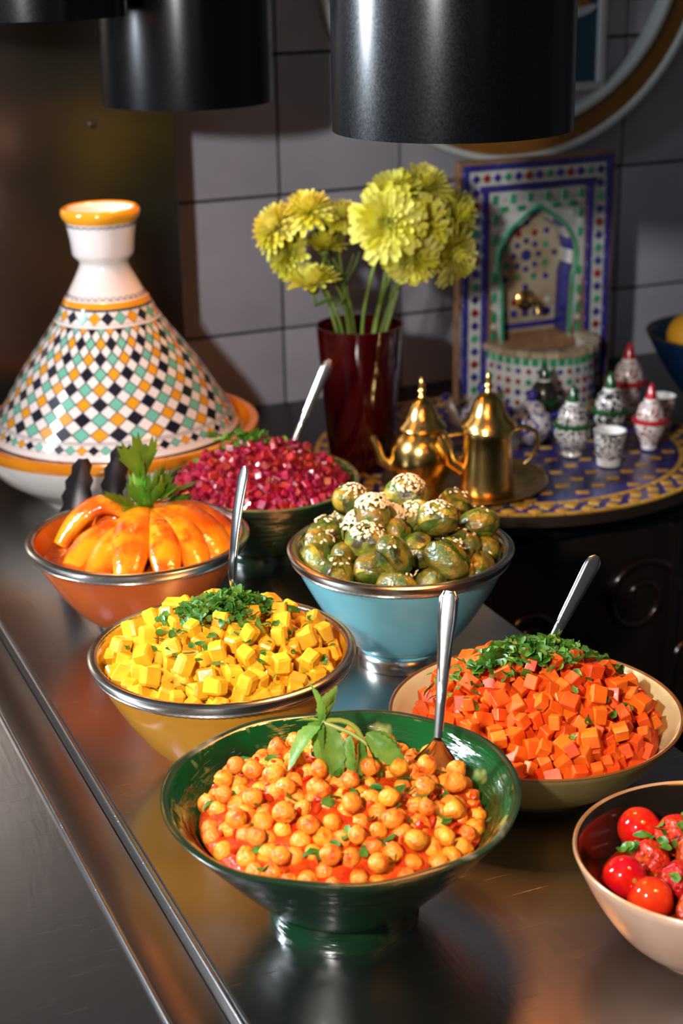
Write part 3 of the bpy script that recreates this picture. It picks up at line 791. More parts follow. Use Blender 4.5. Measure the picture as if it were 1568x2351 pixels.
for (d, r, s, k) in [((-.2, -.1, 1), .9, .95, 0), ((.28, .1, .95), -.7, .95, 0), ((.5, .1, .7), -.5, .55, 2), ((-.75, .6, -.42), .1, 1.15, 1), ((.32, .72, -.62), -.1, 1.32, 1),
                     ((-.9, -.2, .05), .3, .55, 0), ((-.25, .9, -.75), .6, .9, 1), ((.2, -.6, .4), 0, .6, 0)]:
    place_leaf(lm[k], tp, node, dirc(*d), r, s)
b = MB(); b.tube([node, dirc(.020, .006, .040), dirc(.042, .012, .026)], .0017, 8); b.obj('stem', mint_st, tp)
for (p, d, r, s, k) in [((.032, .008, .040), (.75, .45, -.55), .9, 1.1, 1), ((.030, .010, .036), (.6, .6, -.8), -.5, 1.0, 1), ((.026, .01, .036), (.1, .8, -.75), -.9, .95, 1), ((.036, .008, .040), (.9, -.1, -.5), .2, .9, 1), ((.020, .008, .038), (-.1, .6, -.8), .5, .8, 1)]:
    place_leaf(lm[k], tp, dirc(*p), dirc(*d), r, s)
def fan_leaf(L_, m, rng, teeth=13, spread=62, curl=.12, lobes=3, name='leaf'):
    b = MB(); n = teeth*2; rings = 5; vs = [(0, 0, 0)]
    ph = rng.uniform(0, 6)
    for q in range(1, rings+1):
        for i in range(n+1):
            f = R_(-spread + 2*spread*i/n); u = i/n
            lob = .78+.22*abs(math.cos(PI*lobes*(u-.5)))*1.0
            rr = L_*(.62+.38*math.cos(f*1.25))*lob*(1 if i % 2 == 0 else .84) if q == rings else L_*(.62+.38*math.cos(f*1.25))*lob*.88
            r = rr*(q/rings)**.9
            x, y = r*math.sin(f)*(.55+.45*q/rings), r*math.cos(f)
            z = curl*y*y/L_ + .10*abs(x) + .035*L_*math.sin(f*9+ph)*q/rings
            vs.append((x, y, z))
    fs = [(0, 1+i, 2+i) for i in range(n)]
    for q in range(rings-1):
        o = 1+q*(n+1); fs += [(o+i, o+n+1+i, o+n+2+i, o+i+1) for i in range(n)]
    b.add(vs, fs); return b.mesh(name, m, smooth=180)
# celery tops over the squash
lr = random.Random(3); cl = [fan_leaf(.050, cel_m, lr, 9, 34, .18), fan_leaf(.048, cel_m, lr, 11, 46, -.15), fan_leaf(.046, cel_m, lr, 10, 40, .3)]
cs = mat('celery_stalk', (.22, .34, .06), .4)
tp = thing('celery_sprig', 'leafy celery top standing on the squash slices', 'celery', B_ora.loc + Vector((hub.x, hub.y, .108)))
for (d, r, s, z0, k) in [((.02, .05, 1), .2, 1.15, .034, 0), ((.14, -.1, 1), -.5, .9, .028, 0), ((-.62, .2, .75), .5, 1.0, .004, 1), ((-.28, .1, .95), .3, .95, .012, 2), ((.15, .35, .95), -.1, 1.05, .002, 0),
                         ((.45, .0, .75), -.4, 1.05, .010, 0), ((.75, -.1, .55), -.3, 1.1, .012, 1), ((.85, .1, .30), .2, 1.0, .006, 1), ((.62, -.3, .62), .6, .85, .016, 2), ((-.1, .45, .8), .4, .7, .0, 1), ((.35, .3, .75), .3, .75, .002, 2)]:
    place_leaf(cl[k], tp, dirc(d[0]*.012, d[1]*.01, z0), dirc(*d), r, s)
for dx in (-.004, .003, .010):
    b = MB(); b.tube([dirc(dx*.4, 0, -.004), dirc(dx, 0, .022), dirc(dx*2, -.002, .046)], [.0024, .002, .0012], 8); b.obj('stalk', cs, tp)
# parsley on the beetroot
ps = [fan_leaf(.017, herb_lt, lr, 7, 52, .2), fan_leaf(.016, herb_lt, lr, 8, 58, -.3)]
tp = thing('parsley_sprig', 'curly parsley sprig on the beetroot', 'parsley', B_bee.loc+dirc(-.026, -.040, .122))
rng = random.Random(5)
for i in range(34):
    a = rng.uniform(0, 6.28); e = rng.uniform(.0, .9)
    place_leaf(ps[i % 2], tp, dirc(rng.uniform(-.026, .026), rng.uniform(-.006, .014), rng.uniform(0, .012)), Vector((math.cos(a)*math.cos(e), math.sin(a)*math.cos(e), math.sin(e))), rng.uniform(-.8, .8), rng.uniform(.6, 1.05))
b = MB(); b.tube([dirc(-.03, .006, .003), dirc(0, .0, .008), dirc(.03, -.004, .004)], .0014, 6); b.obj('stem', cs, tp)
b = MB(); leafbits(b, rng, (*gp(.005, -.05), .003), 40, (.04, .018), .011, m_be, .006)
tag(b.obj('herb_fleck', herb_lt, None, B_bee.loc, smooth=180), 'loose parsley scraps on the beetroot', 'herbs', kind='stuff')

# ------------------------------------------------------------------ spoons
def spoon(label, tip_b, top, buried, hw=.0062, style='round', bowl_w=.017, bowl_l=.05, face=None, bend=.0):
    """handle from the top down to tip_b, the bowl of the spoon going on below it"""
    tip_b, top = Vector(tip_b), Vector(top); ax = (tip_b-top).normalized()
    L_ = (tip_b-top).length
    face = Vector(face or (-.35, -.8, .5)); sd = ax.cross(face).normalized(); nn = sd.cross(ax).normalized()
    if nn.dot(face) < 0: nn = -nn
    root = thing('serving_spoon', label, 'spoon', tip_b)
    b = MB(); n = 22; vs = []; sg = 10
    for i in range(n+1):
        t = i/n
        if style == 'round': w_ = hw*(1-.55*max(0, t-.12)**1.2) if t > .09 else hw*math.sqrt(max(.05, 1-((.09-t)/.09)**2))
        else: w_ = hw*(.62 if t < .001 else (1.0 if t > .035 and t < .2 else (.9 if t <= .035 else 1-.55*((t-.2)/.8)**.6)))
        w_ = max(w_, hw*.34); th = .0011+.0007*math.sin(PI*t)+(.0010 if t > .7 else 0)
        off = bend*math.sin(PI*t)*.5 - .010*max(0, t-.8)**2*20*(1 if bend else 0)
        c = top + ax*L_*t + nn*off
        for k in range(sg):
            a = 2*PI*k/sg; c_, s_ = math.cos(a), math.sin(a)
            vs.append(c + sd*w_*math.copysign(abs(c_)**.6, c_) + nn*th*math.copysign(abs(s_)**.7, s_) - tip_b)
    fs = [(i*sg+k, i*sg+(k+1) % sg, (i+1)*sg+(k+1) % sg, (i+1)*sg+k) for i in range(n) for k in range(sg)] + [tuple(range(sg))[::-1], tuple(range(n*sg, (n+1)*sg))]
    b.add(vs, fs); hd = b.obj('handle', chrome, root, smooth=50)
    if style != 'round':
        b = MB()   # raised border line of the patterned handle
        P = [top-tip_b + ax*L_*.012 + sd*(hw*.45), top-tip_b + ax*L_*.045 + sd*hw*.72, top-tip_b + ax*L_*.2 + sd*hw*.72, top-tip_b+ax*L_*.62+sd*hw*.28]
        Q = [p - sd*2*sd.dot(p-(top-tip_b)) for p in P]
        b.tube([p+nn*.0016 for p in P[::-1]] + [q+nn*.0016 for q in Q], .0004, 6); b.obj('border', chrome, hd)
    b = MB(); nu, nv = 14, 9; vs = []
    for layer in (0, 1):
        for i in range(nu+1):
            u = i/nu; w_ = bowl_w*math.sin(PI*min(.985, (.06+.94*u)))**.6*(1.0 if u > .35 else .35+.65*(u/.35)**.9)
            w_ = max(w_, .0016)
            for j in range(nv+1):
                v = -1+2*j/nv
                dep = .008*(1-v*v)*math.sin(PI*u)**.8
                vs.append(ax*(bowl_l*u) + sd*w_*v - nn*(dep + layer*.0011 - .004*u*u))
    st = (nu+1)*(nv+1)
    for i in range(nu):
        for j in range(nv):
            q = (i*(nv+1)+j, (i+1)*(nv+1)+j, (i+1)*(nv+1)+j+1, i*(nv+1)+j+1)
            b.f.append(list(q)); b.m.append(0); b.c.append(None); b.f.append([x+st for x in q[::-1]]); b.m.append(0); b.c.append(None)
    rimi = [i*(nv+1) for i in range(nu+1)] + [nu*(nv+1)+j for j in range(1, nv+1)] + [i*(nv+1)+nv for i in range(nu-1, -1, -1)] + [j for j in range(nv-1, 0, -1)]
    for a_, b_ in zip(rimi, rimi[1:]+rimi[:1]):
        b.f.append([a_, b_, b_+st, a_+st]); b.m.append(0); b.c.append(None)
    b.v = [tuple(v) for v in vs]; b.obj('spoon_bowl', chrome, root, smooth=60)
    return root
spoon('silver spoon with faceted handle standing in the chickpeas', (.487, .965, .118), (.5145, 1.0015, .215), .05, .0072, 'facet', .0165, .046, face=(-.5, -.8, .35))
spoon('slim polished spoon standing in the yellow potatoes', (.426, 1.236, .137), (.456, 1.273, .24), .04, .0066, 'round', .014, .04, face=(-.75, -.35, -.2), bend=.006)
spoon('polished spoon standing in the carrots', (.668, 1.1185, .088), (.719, 1.1245, .1645), .04, .0068, 'round', .014, .035, face=(-.2, -.9, .5))
spoon('polished spoon standing in the beetroot', (.676, 1.722, .098), (.73, 1.7295, .195), .04, .0062, 'round', .014, .035, face=(-.2, -.9, .5))

# tongs behind the orange bowl
t = thing('serving_tongs', 'dark metal tongs with scalloped tips behind the orange bowl', 'tongs', (.43, 1.66, .0))
dark_metal = mat('dark_metal', (.10, .095, .10), .32, 1.)
for (tip, base, wd) in [((.411, 1.655, .143), (.380, 1.668, .004), .0145), ((.455, 1.665, .148), (.425, 1.676, .004), .0125)]:
    b = MB(); tip, base = Vector(tip), Vector(base); ax = tip-base; sd = Vector((.919, -.394, 0)); n = 16; vs = []
    for i in range(n+1):
        u = i/n; w_ = wd*(.55+.45*min(1, u*1.4)) if u < .72 else wd*(1-.62*((u-.72)/.28)**1.5)
        w_ += (.0026 if i % 2 else -.0008) if u > .55 else 0
        for q in (-1, -.4, .4, 1):
            for lay in (0, 1): vs.append(base+ax*u+sd*w_*q + Vector((.394, .919, 0))*(.003*q*q - .006*u*u + lay*.0012) - t.location)
    fs = []
    for i in range(n):
        for k in range(3):
            a = i*8+k*2; fs += [(a, a+2, a+10, a+8), (a+1, a+9, a+11, a+3)]
        fs += [(i*8, i*8+8, i*8+9, i*8+1), (i*8+6, i*8+7, i*8+15, i*8+14)]
    fs += [(n*8+k*2, n*8+k*2+2, n*8+k*2+3, n*8+k*2+1) for k in range(3)]
    b.add(vs, fs); b.obj('arm', dark_metal, t, smooth=40)

# ------------------------------------------------------------------ tomatoes
rng = random.Random(71)
tom_m = mat('tomato_skin', (.55, .006, .004), .10, col2=(.62, .035, .006), nscale=.9, rand=.12, sss=.2, coat=.7)
tom_b = mat('blistered_tomato', (.55, .03, .006), .22, col2=(.14, .012, .004), nscale=1.4, lo=.58, hi=.72, rand=.15, col3=(.55, .20, .02), n3=1.1, lo3=.6, hi3=.68, coat=.6, bump=.4, bscale=3.5, bdist=.06)
scar_m = mat('tomato_scar', (.35, .18, .03), .5)
def tomato_mesh(m, wrinkle):
    b = MB(); b.sphere((0, 0, 0), (1, 1, .96), 28, 18)
    b.v = [tuple(Vector(v)*(1 + wrinkle*(.03*math.sin(7*v[0]+3*v[1])+.03*math.sin(6*v[2]+5*v[1]+1))) + Vector((0, 0, -.10*math.exp(-((v[0]**2+v[1]**2)/.06)) if v[2] > 0 else 0))) for v in b.v]
    return b.mesh('skin', m, smooth=180)
tms = [tomato_mesh(tom_m, .2), tomato_mesh(tom_m, .5), tomato_mesh(tom_b, 1.6)]
b = MB(); b.lathe([(0, .012), (.05, .015), (.10, .01), (.13, -.01)], 14); scar = b.mesh('scar', scar_m)
TO = [ # x, y, z, r, kind, label
 (.605, .877, .060, .0158, 0, 'smooth red cherry tomato by itself at the dark inner wall'),
 (.566, .803, .055, .0158, 1, 'glossy red cherry tomato near the pale bowl rim'),
 (.560, .833, .047, .0145, 1, 'red cherry tomato half hidden under the one with a stem scar'),
 (.5545, .838, .0, 0, 0, ''),
 (.5575, .8225, .0635, .0150, 1, 'red cherry tomato showing a round stem scar'),
 (.588, .838, .060, .0140, 2, 'split cherry tomato with yellow torn skin'),
 (.625, .860, .060, .0140, 1, 'red cherry tomato under herb scraps'),
 (.616, .848, .066, .0138, 2, 'blistered cherry tomato dusted with green herbs'),
 (.618, .826, .064, .0142, 2, 'charred cherry tomato with a black spot'),
 (.592, .808, .060, .0130, 2, 'small roasted cherry tomato with wrinkled skin'),
 (.588, .779, .054, .0145, 2, 'wrinkled roasted cherry tomato close to the front rim'),
 (.622, .794, .056, .0150, 1, 'cherry tomato in the heap toward the far side of the stone bowl'),
 (.650, .818, .056, .0150, 0, 'cherry tomato in the heap toward the far side of the stone bowl'),
 (.652, .786, .055, .0150, 2, 'cherry tomato in the heap toward the far side of the stone bowl'),
 (.625, .762, .052, .0145, 1, 'cherry tomato in the heap toward the far side of the stone bowl'),
]
for (x, y, z, r, k, lab) in TO:
    if not r: continue
    t = thing('cherry_tomato', lab, 'tomato', (x, y, z), 0, 'cherry tomatoes in the stone bowl')
    t.scale = (r, r, r)
    if 'stem scar' in lab: t.rotation_euler = look(dirc(.35, .8, .3))
    else: t.rotation_euler = (rng.uniform(-.8, .8), rng.uniform(1.6, 3.6), rng.uniform(0, 6))
    link('skin', tms[k], t); link('scar', scar, t, (0, 0, .88))
b = MB(); zt = .046; rr = B_tom.ri(zt)-.0008
b.lathe([(0, B_tom.fh+.007), (B_tom.ri(.018)-.004, .016), (B_tom.ri(.03)-.002, .03), (rr, zt), (0, zt)], 64)
tag(b.obj('tomato_oil', mat('oil', (.16, .015, .003), .05, coat=1., col2=(.08, .01, .002), nscale=30), None, B_tom.loc, smooth=40), 'dark oily juice pooled under the cherry tomatoes', 'oil', kind='stuff')
b = MB()
for p in [(.588, .850, .073), (.606, .846, .077), (.612, .836, .078), (.600, .834, .073), (.575, .838, .071), (.566, .834, .0775), (.582, .796, .071), (.628, .852, .073), (.62, .842, .079)]:
    leafbits(b, rng, (p[0]-B_tom.loc.x, p[1]-B_tom.loc.y, .0), 3, (.003, .003), .0095, None, p[2])
tag(b.obj('herb_fleck', herb_m, None, B_tom.loc, smooth=180), 'coriander scraps on the cherry tomatoes', 'herbs', kind='stuff')

# ------------------------------------------------------------------ tagine
TGX, TGY = .525, 1.938
ora_gl = mat('orange_band_glaze', (.72, .26, .012), .15, col2=(.62, .19, .008), nscale=14, coat=.5)
t = thing('tagine_dish', 'white glazed tagine dish with orange rim on the steel counter', 'dish', (TGX, TGY, 0))
b = MB()
P = [(0, .004), (.082, .004), (.084, 0), (.094, 0), (.096, .006), (.125, .022), (.150, .040), (.168, .060), (.178, .078), (.1805, .086), (.1785, .0915), (.172, .0925), (.164, .089), (.158, .082), (.150, .072), (.12, .045), (.08, .025), (0, .02)]
b.lathe(P, 96, [0, 0, 0, 0, 0, 1, 0, 0, 2, 2, 2, 2, 2, 0, 0, 0, 0])
b.obj('body', [white_glaze, mat('grey_band_glaze', (.46, .43, .38), .2, coat=.4), ora_gl], t, smooth=50)
paint = mat('painted_tagine_glaze', (.8, .78, .75), .12, attr='Col', coat=.6)
WH, OR, GR, BK, LN = (.80, .73, .70), (.78, .33, .015), (.16, .48, .36), (.012, .012, .02), (.05, .05, .06)
lid = thing('tagine_cone', 'tall conical tagine lid painted with orange green and black diamonds', 'lid', (TGX, TGY, .084))
Z0 = .084
prof = [(.154, .0905), (.1515, .098), (.1430, .108), (.0627, .227), (.0525, .246)]
def lid_r(z):   # radius of the cone
    pts = [(.154, .088), (.149, .100), (.108, .167), (.064, .227), (.054, .246)]
    for (r0, z0), (r1, z1) in zip(pts, pts[1:]):
        if z <= z1: return r0+(r1-r0)*(z-z0)/(z1-z0)
    return pts[-1][0]
b = MB()
def ringpt(a, z): r = lid_r(z); return (r*math.cos(a), r*math.sin(a), z-Z0)
def diamonds(N, rows, za, zb, colf, line=.0007):
    """lattice of painted diamonds, black outlined, between heights za (low) and zb (high); row 0 at the top"""
    b = MB()
    def pt(i, j): return Vector(ringpt(2*PI*i/(2*N), zb+(za-zb)*j/rows))
    for j in range(rows+1):
        for q in range(N):
            i = 2*q + (j % 2)
            if j == 0: P = [pt(i-1, 0), pt(i, 1), pt(i+1, 0)]
            elif j == rows: P = [pt(i-1, j), pt(i+1, j), pt(i, j-1)]
            else: P = [pt(i-1, j), pt(i, j+1), pt(i+1, j), pt(i, j-1)]
            c = sum(P, Vector())/len(P); k = 1-2.2*line/(P[0]-P[2]).length
            Q = [c+(p-c)*k for p in P]; n = len(P)
            b.add(P+Q, [tuple(range(n, 2*n))] + [(e, (e+1) % n, n+(e+1) % n, n+e) for e in range(n)], 0, [colf(q, j)]+[LN]*n)
    return b
trio = (OR, BK, GR)
def cf_main(q, j):
    if j % 2 == 0: return trio[(q + j//2) % 3]
    return WH
def join_bm(b, name, parent):
    me = b.mesh(name, paint, smooth=0); x = bmesh.new(); x.from_mesh(me); bmesh.ops.remove_doubles(x, verts=x.verts, dist=1e-6)
    for f in x.faces: f.smooth = True
    x.to_mesh(me); x.free(); return link(name, me, parent)
join_bm(diamonds(39, 15, .1085, .2255, cf_main, .0009), 'diamond_field', lid)
join_bm(diamonds(24, 2, .2285, .2435, lambda q, j: trio[q % 3] if j == 1 else WH, .0005), 'diamond_band', lid)
join_bm(diamonds(66, 2, .0955, .1055, lambda q, j: trio[q % 3] if j == 1 else WH, .0005), 'diamond_band', lid)
# white stripes and orange bands, neck and knob
b = MB()
def stripe(z0, z1, col, n=96, out=.0004):
    vs = []; 
    for z in (z0, z1):
        for k in range(n):
            a = 2*PI*k/n; r = lid_r(z)+out; vs.append((r*math.cos(a), r*math.sin(a), z-Z0))
    b.add(vs, [(k, (k+1) % n, n+(k+1) % n, n+k) for k in range(n)], 0, [col]*n)
stripe(.0885, .0955, WH); stripe(.1055, .1085, WH); stripe(.2255, .2285, WH); stripe(.2435, .2462, LN)
for zz in (.1062, .1078): stripe(zz-.0002, zz+.0002, LN, out=.0007)
prof = [(.054, .246, OR), (.0525, .2475, OR), (.0515, .2515, OR), (.0500, .2525, WH), (.0455, .259, WH), (.0385, .272, WH), (.0315, .286, WH), (.0292, .2925, WH), (.0305, .2965, WH), (.0360, .302, WH), (.0376, .306, WH), (.0385, .320, WH), (.0412, .336, WH), (.0425, .3435, OR), (.0470, .349, OR), (.0480, .354, OR), (.0468, .3585, OR), (.0440, .3600, OR), (.0405, .3585, WH), (.0370, .350, WH), (.030, .330, WH), (.0, .318, WH)]
n = 72
for (r0, z0, c0), (r1, z1, c1) in zip(prof, prof[1:]):
    if r1 < 1e-6:
        b.add([(r0*math.cos(2*PI*k/n), r0*math.sin(2*PI*k/n), z0-Z0) for k in range(n)] + [(0, 0, z1-Z0)], [(k, (k+1) % n, n) for k in range(n)], 0, [c0]*n)
    else:
        b.add([(r*math.cos(2*PI*k/n), r*math.sin(2*PI*k/n), z-Z0) for r, z in ((r0, z0), (r1, z1)) for k in range(n)], [(k, (k+1) % n, n+(k+1) % n, n+k) for k in range(n)], 0, [c0]*n)
bm_me = b.mesh('neck', paint, smooth=0)
bmx = bmesh.new(); bmx.from_mesh(bm_me); bmesh.ops.remove_doubles(bmx, verts=bmx.verts, dist=1e-5); bmx.to_mesh(bm_me); bmx.free()
bm_me.polygons.foreach_set('use_smooth', [True]*len(bm_me.polygons)); bm_me.set_sharp_from_angle(angle=R_(50))
nk = link('neck', bm_me, lid)
# painted scroll borders: thin black squiggles on the white
ink = mat('black_brush_line', (.02, .02, .03), .3)
for (zc, N, amp, rof) in ((.2565, 34, .0022, None), (.3405, 26, -.0016, None)):
    b = MB()
    def rr(z):
        for (r0, z0, _), (r1, z1, _) in zip(prof, prof[1:]):
            if z0 <= z <= z1: return r0+(r1-r0)*(z-z0)/(z1-z0)
        return .05
    for q in range(N):
        pts = []
        for i in range(7):
            u = i/6; a = 2*PI*(q+u*1.15)/N; z = zc + amp*math.sin(PI*u*1.4)
            r = rr(z)+.0004; pts.append((r*math.cos(a), r*math.sin(a), z-Z0))
        b.tube(pts, .00045, 4)
    pts = [((rr(zc-amp*.7)+.0003)*math.cos(2*PI*k/72), (rr(zc-amp*.7)+.0003)*math.sin(2*PI*k/72), zc-amp*.7-Z0) for k in range(73)]
    b.tube(pts, .0004, 4)
    b.obj('scroll_border', ink, nk)
# inner closing surface of the lid
b = MB(); b.lathe([(.154, .0885-Z0), (.150, .0885-Z0), (.105, .160-Z0), (.055, .235-Z0), (0, .25-Z0)], 48); b.obj('inside', white_glaze, lid)
lid.rotation_euler = (0, R_(-.4), R_(7))

# ------------------------------------------------------------------ pendant lamps
def pendant(label, loc, pw, r=.1, h=.42):
    t = thing('pendant_lamp', label, 'lamp', loc, 0, 'black cylinder pendant lamps')
    b = MB(); b.lathe([(.012, h), (r-.01, h), (r-.002, h-.003), (r, h-.01), (r*1.002, .0), (r-.0015, 0), (r-.0025, .006), (r-.003, h-.012), (.012, h-.006)], 96, [0, 0, 0, 0, 0, 1, 1, 1])
    b.obj('shade', [black_m, lampin_m], t, smooth=40)
    b = MB(); b.tube([(0, 0, h-.01), (0, 0, CEIL-loc[2])], .004, 8); b.obj('cord', black_m, t)
    b = MB(); b.lathe([(0, .262), (.018, .262), (.018, .32), (.012, h-.006), (0, h-.006)], 20); b.obj('socket', black_m, t)
    b = MB(); b.lathe([(0, .18), (.018, .185), (.031, .20), (.035, .218), (.030, .238), (.018, .257), (.016, .267), (0, .268)], 24)
    b.obj('bulb', mat('warm_bulb', (1, .6, .3), .4, emit=(1, .50, .17), estr=12), t)
    l = light('lamp_light', 'POINT', (0, 0, .16), WARM_W*pw, (1, .50, .16), .03); l.parent = t
    return t
pendant('black cylinder pendant lamp hanging over the carrots', (.643, 1.251, .515), 1.4)
pendant('black cylinder pendant lamp hanging over the beetroot near the tiled wall', (.629, 1.904, .479), .35)
pendant('black cylinder pendant lamp hanging above the tagine beside the steel panel', (.424, 1.79, .588), .3)
pendant('black cylinder pendant lamp hanging over the tomatoes', (.655, .60, .53), 1.)

# ------------------------------------------------------------------ hoop and picture on the wall
t = thing('wall_hoop', 'large round hoop with pale edges and brown band on tiled wall', 'hoop', (1.281, WALL_Y-.001, .654))
hb = mat('hoop_brown', (.26, .105, .012), .35, col2=(.20, .075, .01), nscale=10, coat=.2)
he = mat('hoop_pale_edge', (.62, .66, .64), .35, coat=.3)
hs = mat('hoop_side', (.30, .30, .27), .4)
def ring(prof, m, name):
    b = MB(); b.lathe(prof+[prof[0]], 128); return b.obj(name, m, t, rot=(R_(90), 0, 0), smooth=40)
ring([(.292, .012), (.292, .022), (.327, .027), (.327, .012)], hb, 'band')
ring([(.281, .0), (.281, .024), (.284, .027), (.290, .027), (.293, .024), (.293, .0)], he, 'inner_edge')
ring([(.325, .0), (.325, .031), (.327, .034), (.333, .034), (.336, .031), (.336, .028), (.329, .0)], he, 'outer_edge')
ring([(.3295, .0), (.3362, .0278), (.338, .026), (.333, .0)], hs, 'side_band')
t = thing('framed_picture', 'blue picture in a white frame hung inside the hoop', 'picture', (1.352, WALL_Y-.001, .418))
fw_ = mat('white_frame', (.66, .67, .70), .4)
for (c, d) in [((0, -.008, .006), (.178, .016, .012)), ((0, -.008, .244), (.178, .016, .012)), ((-.083, -.008, .125), (.012, .016, .226)), ((.083, -.008, .125), (.012, .016, .226))]:
    b = MB(); b.box(c, d); b.obj('frame_rail', fw_, t, bevel=.0015)
b = MB(); b.box((0, -.004, .125), (.156, .006, .228)); b.obj('print', mat('blue_print', (.006, .05, .10), .3, col2=(.01, .08, .13), nscale=14, coat=.5), t)
b = MB(); N_ = 24
vs = [(.075*math.cos(PI+PI*k/N_), -.0076, .128+.022*math.sin(PI+PI*k/N_)) for k in range(N_+1)] + [(.06*math.cos(-PI*k/N_), -.0076, .128+.006*math.sin(-PI*k/N_)) for k in range(N_+1)]
n = N_+1
b.add(vs, [(k, k+1, 2*n-2-k, 2*n-1-k) for k in range(N_)]); b.obj('white_shape', fw_, t, smooth=0)
b = MB(); b.lathe([(0, 0), (.016, 0)], 20); b.obj('amber_shape', gold_m, t, (.045, -.0075, .132), (R_(90), 0, 0))

# ------------------------------------------------------------------ tiled wall fountain
FW, FH, FY = .254, .352, 2.088
ft = thing('tiled_fountain', 'small tabletop wall fountain covered in blue green and red mosaic', 'fountain', (1.2125, FY, 0))
terra = mat('terracotta_body', (.30, .16, .08), .7, col2=(.22, .10, .05), nscale=40)
z_white = mat('zellige_white', (.66, .68, .64), .3, col2=(.52, .54, .50), nscale=50, rand=.12, coat=.3)
z_blue = mat('zellige_blue', (.028, .028, .25), .25, rand=.2, coat=.4)
z_green = mat('zellige_green', (.02, .26, .11), .25, col2=(.05, .40, .22), nscale=30, rand=.25, coat=.4)
z_red = mat('zellige_red', (.28, .010, .010), .25, rand=.15, coat=.4)
z_cream = mat('zellige_cream', (.46, .38, .26), .4, col2=(.36, .25, .14), nscale=30, rand=.15, coat=.2)
# arch opening: round head on straight legs, slightly pointed
AR, AC, AL = .062, .205, .088
def arch(scale=1., n=36):
    P = [(-AR*.86*scale, AL)]
    for k in range(n+1):
        a = R_(205) - R_(230)*k/n
        y = AC + AR*scale*math.sin(a)*(1.0) + (.010*scale*max(0, 1-abs(math.cos(a))*2.2) if math.sin(a) > 0 else 0)
        P.append((AR*scale*math.cos(a), y))
    P.append((AR*.86*scale, AL)); return P
ap = arch(); na = len(ap)
b = MB(); inner = [(x, z) for x, z in ap]
outer = []
for x, z in ap:   # matching points on the rectangle outline
    dx, dz = x, z-.19
    s_ = min((FW/2-.0)/abs(dx) if abs(dx) > 1e-6 else 9, (FH-.19)/dz if dz > 1e-6 else 9, .19/-dz if dz < -1e-6 else 9)
    outer.append((dx*s_, .19+dz*s_))
corn = [(-FW/2, 0), (-FW/2, FH), (FW/2, FH), (FW/2, 0)]
vs = [(x, 0, z) for x, z in inner] + [(x, 0, z) for x, z in outer] + [(x, .034, z) for x, z in inner]
fs = [(k, k+1, na+k+1, na+k) for k in range(na-1)] + [(k, 2*na+k, 2*na+k+1, k+1) for k in range(na-1)]
b.add(vs, fs)
base = len(b.v)
# corner fill, bottom fill, back and sides
def quad(*p): b.add(list(p), [tuple(range(len(p)))])
for cx in (-1, 1):
    top = [p for p in outer if abs(p[1]-FH) < 1e-6]; sidep = [p for p in outer if abs(p[0]-cx*FW/2) < 1e-6]
    tx = max(top, key=lambda p: p[0]*cx); sz = max(sidep, key=lambda p: p[1]); lz = min(sidep, key=lambda p: p[1])
    quad((tx[0], 0, FH), (cx*FW/2, 0, sz[1]), (cx*FW/2, 0, FH))
quad((outer[0][0], 0, outer[0][1]), (-FW/2, 0, 0), (0, 0, 0), (0, 0, AL), (inner[0][0], 0, AL))
quad((outer[-1][0], 0, outer[-1][1]), (inner[-1][0], 0, AL), (0, 0, AL), (0, 0, 0), (FW/2, 0, 0))
for c0, c1 in zip(corn, corn[1:]+corn[:1]): quad((c0[0], 0, c0[1]), (c0[0], .018, c0[1]), (c1[0], .018, c1[1]), (c1[0], 0, c1[1]))
quad((-.08, .0345, .06), (.08, .0345, .06), (.08, .0345, .30), (-.08, .0345, .30))
b.obj('board', terra, ft, smooth=0)
b = MB(); 
def plate(d): q = MB(); q.box((0, 0, 0), d); return q
def piece(me, x, z, rot=0., y=-.0018, s=1.): return link('tile', me, ft, (x, y, z), (0, rot, 0), s)
M_of = {'b': z_blue, 'g': z_green, 'r': z_red, 'w': z_white}
dm = {}
for k, m in M_of.items():
    dm[k] = plate((.0100, .0036, .0100)).mesh('tile', m, bevel=.0005, bseg=1)
    dm[k+'s'] = plate((.0072, .003, .0115)).mesh('tile', m, bevel=.0005, bseg=1)
# white grounds under the diamonds (rails), blue strips cut in pieces
rail_w = .021
def rail(c, d, name='white_strip'): q = MB(); q.box(c, d); return q.obj(name, z_white, ft, bevel=.0004, bseg=1)
XO = FW/2
rail((0, -.0008, FH-.0245), (FW-.03, .0016, rail_w)); rail((-XO+.0245, -.0008, (FH-.035)/2), (rail_w, .0016, FH-.037)); rail((XO-.0245, -.0008, (FH-.035)/2), (rail_w, .0016, FH-.037))
bl_h = plate((.0265, .004, .0085)).mesh('tile', z_blue, bevel=.0005, bseg=1); bl_v = plate((.0085, .004, .0265)).mesh('tile', z_blue, bevel=.0005, bseg=1)
for k in range(9):
    x = -XO+.0085+.0277*k+.0078; piece(bl_h, x, FH-.0090)
for k in range(7):
    x = -.0277*3+.0277*k; piece(bl_h, x, FH-.0400)
for sx in (-1, 1):
    for k in range(12):
        z = FH-.0185-.0277*k
        if z > .01: piece(bl_v, sx*(XO-.0090), z)
        z2 = FH-.0575-.0277*k
        if z2 > .01: piece(bl_v, sx*(XO-.0400), z2)
seqt = 'brbgbrbgbrbgb'
for k in range(13): piece(dm[seqt[k]], -XO+.0245+k*(FW-.049)/12, FH-.0245, PI/4)
for sx, off in ((-1, 3), (1, 1)):
    for k in range(1, 17):
        z = FH-.0245-.0192*k
        if z > .01: piece(dm['brbg'[(k+off) % 4]], sx*(XO-.0245), z, PI/4)
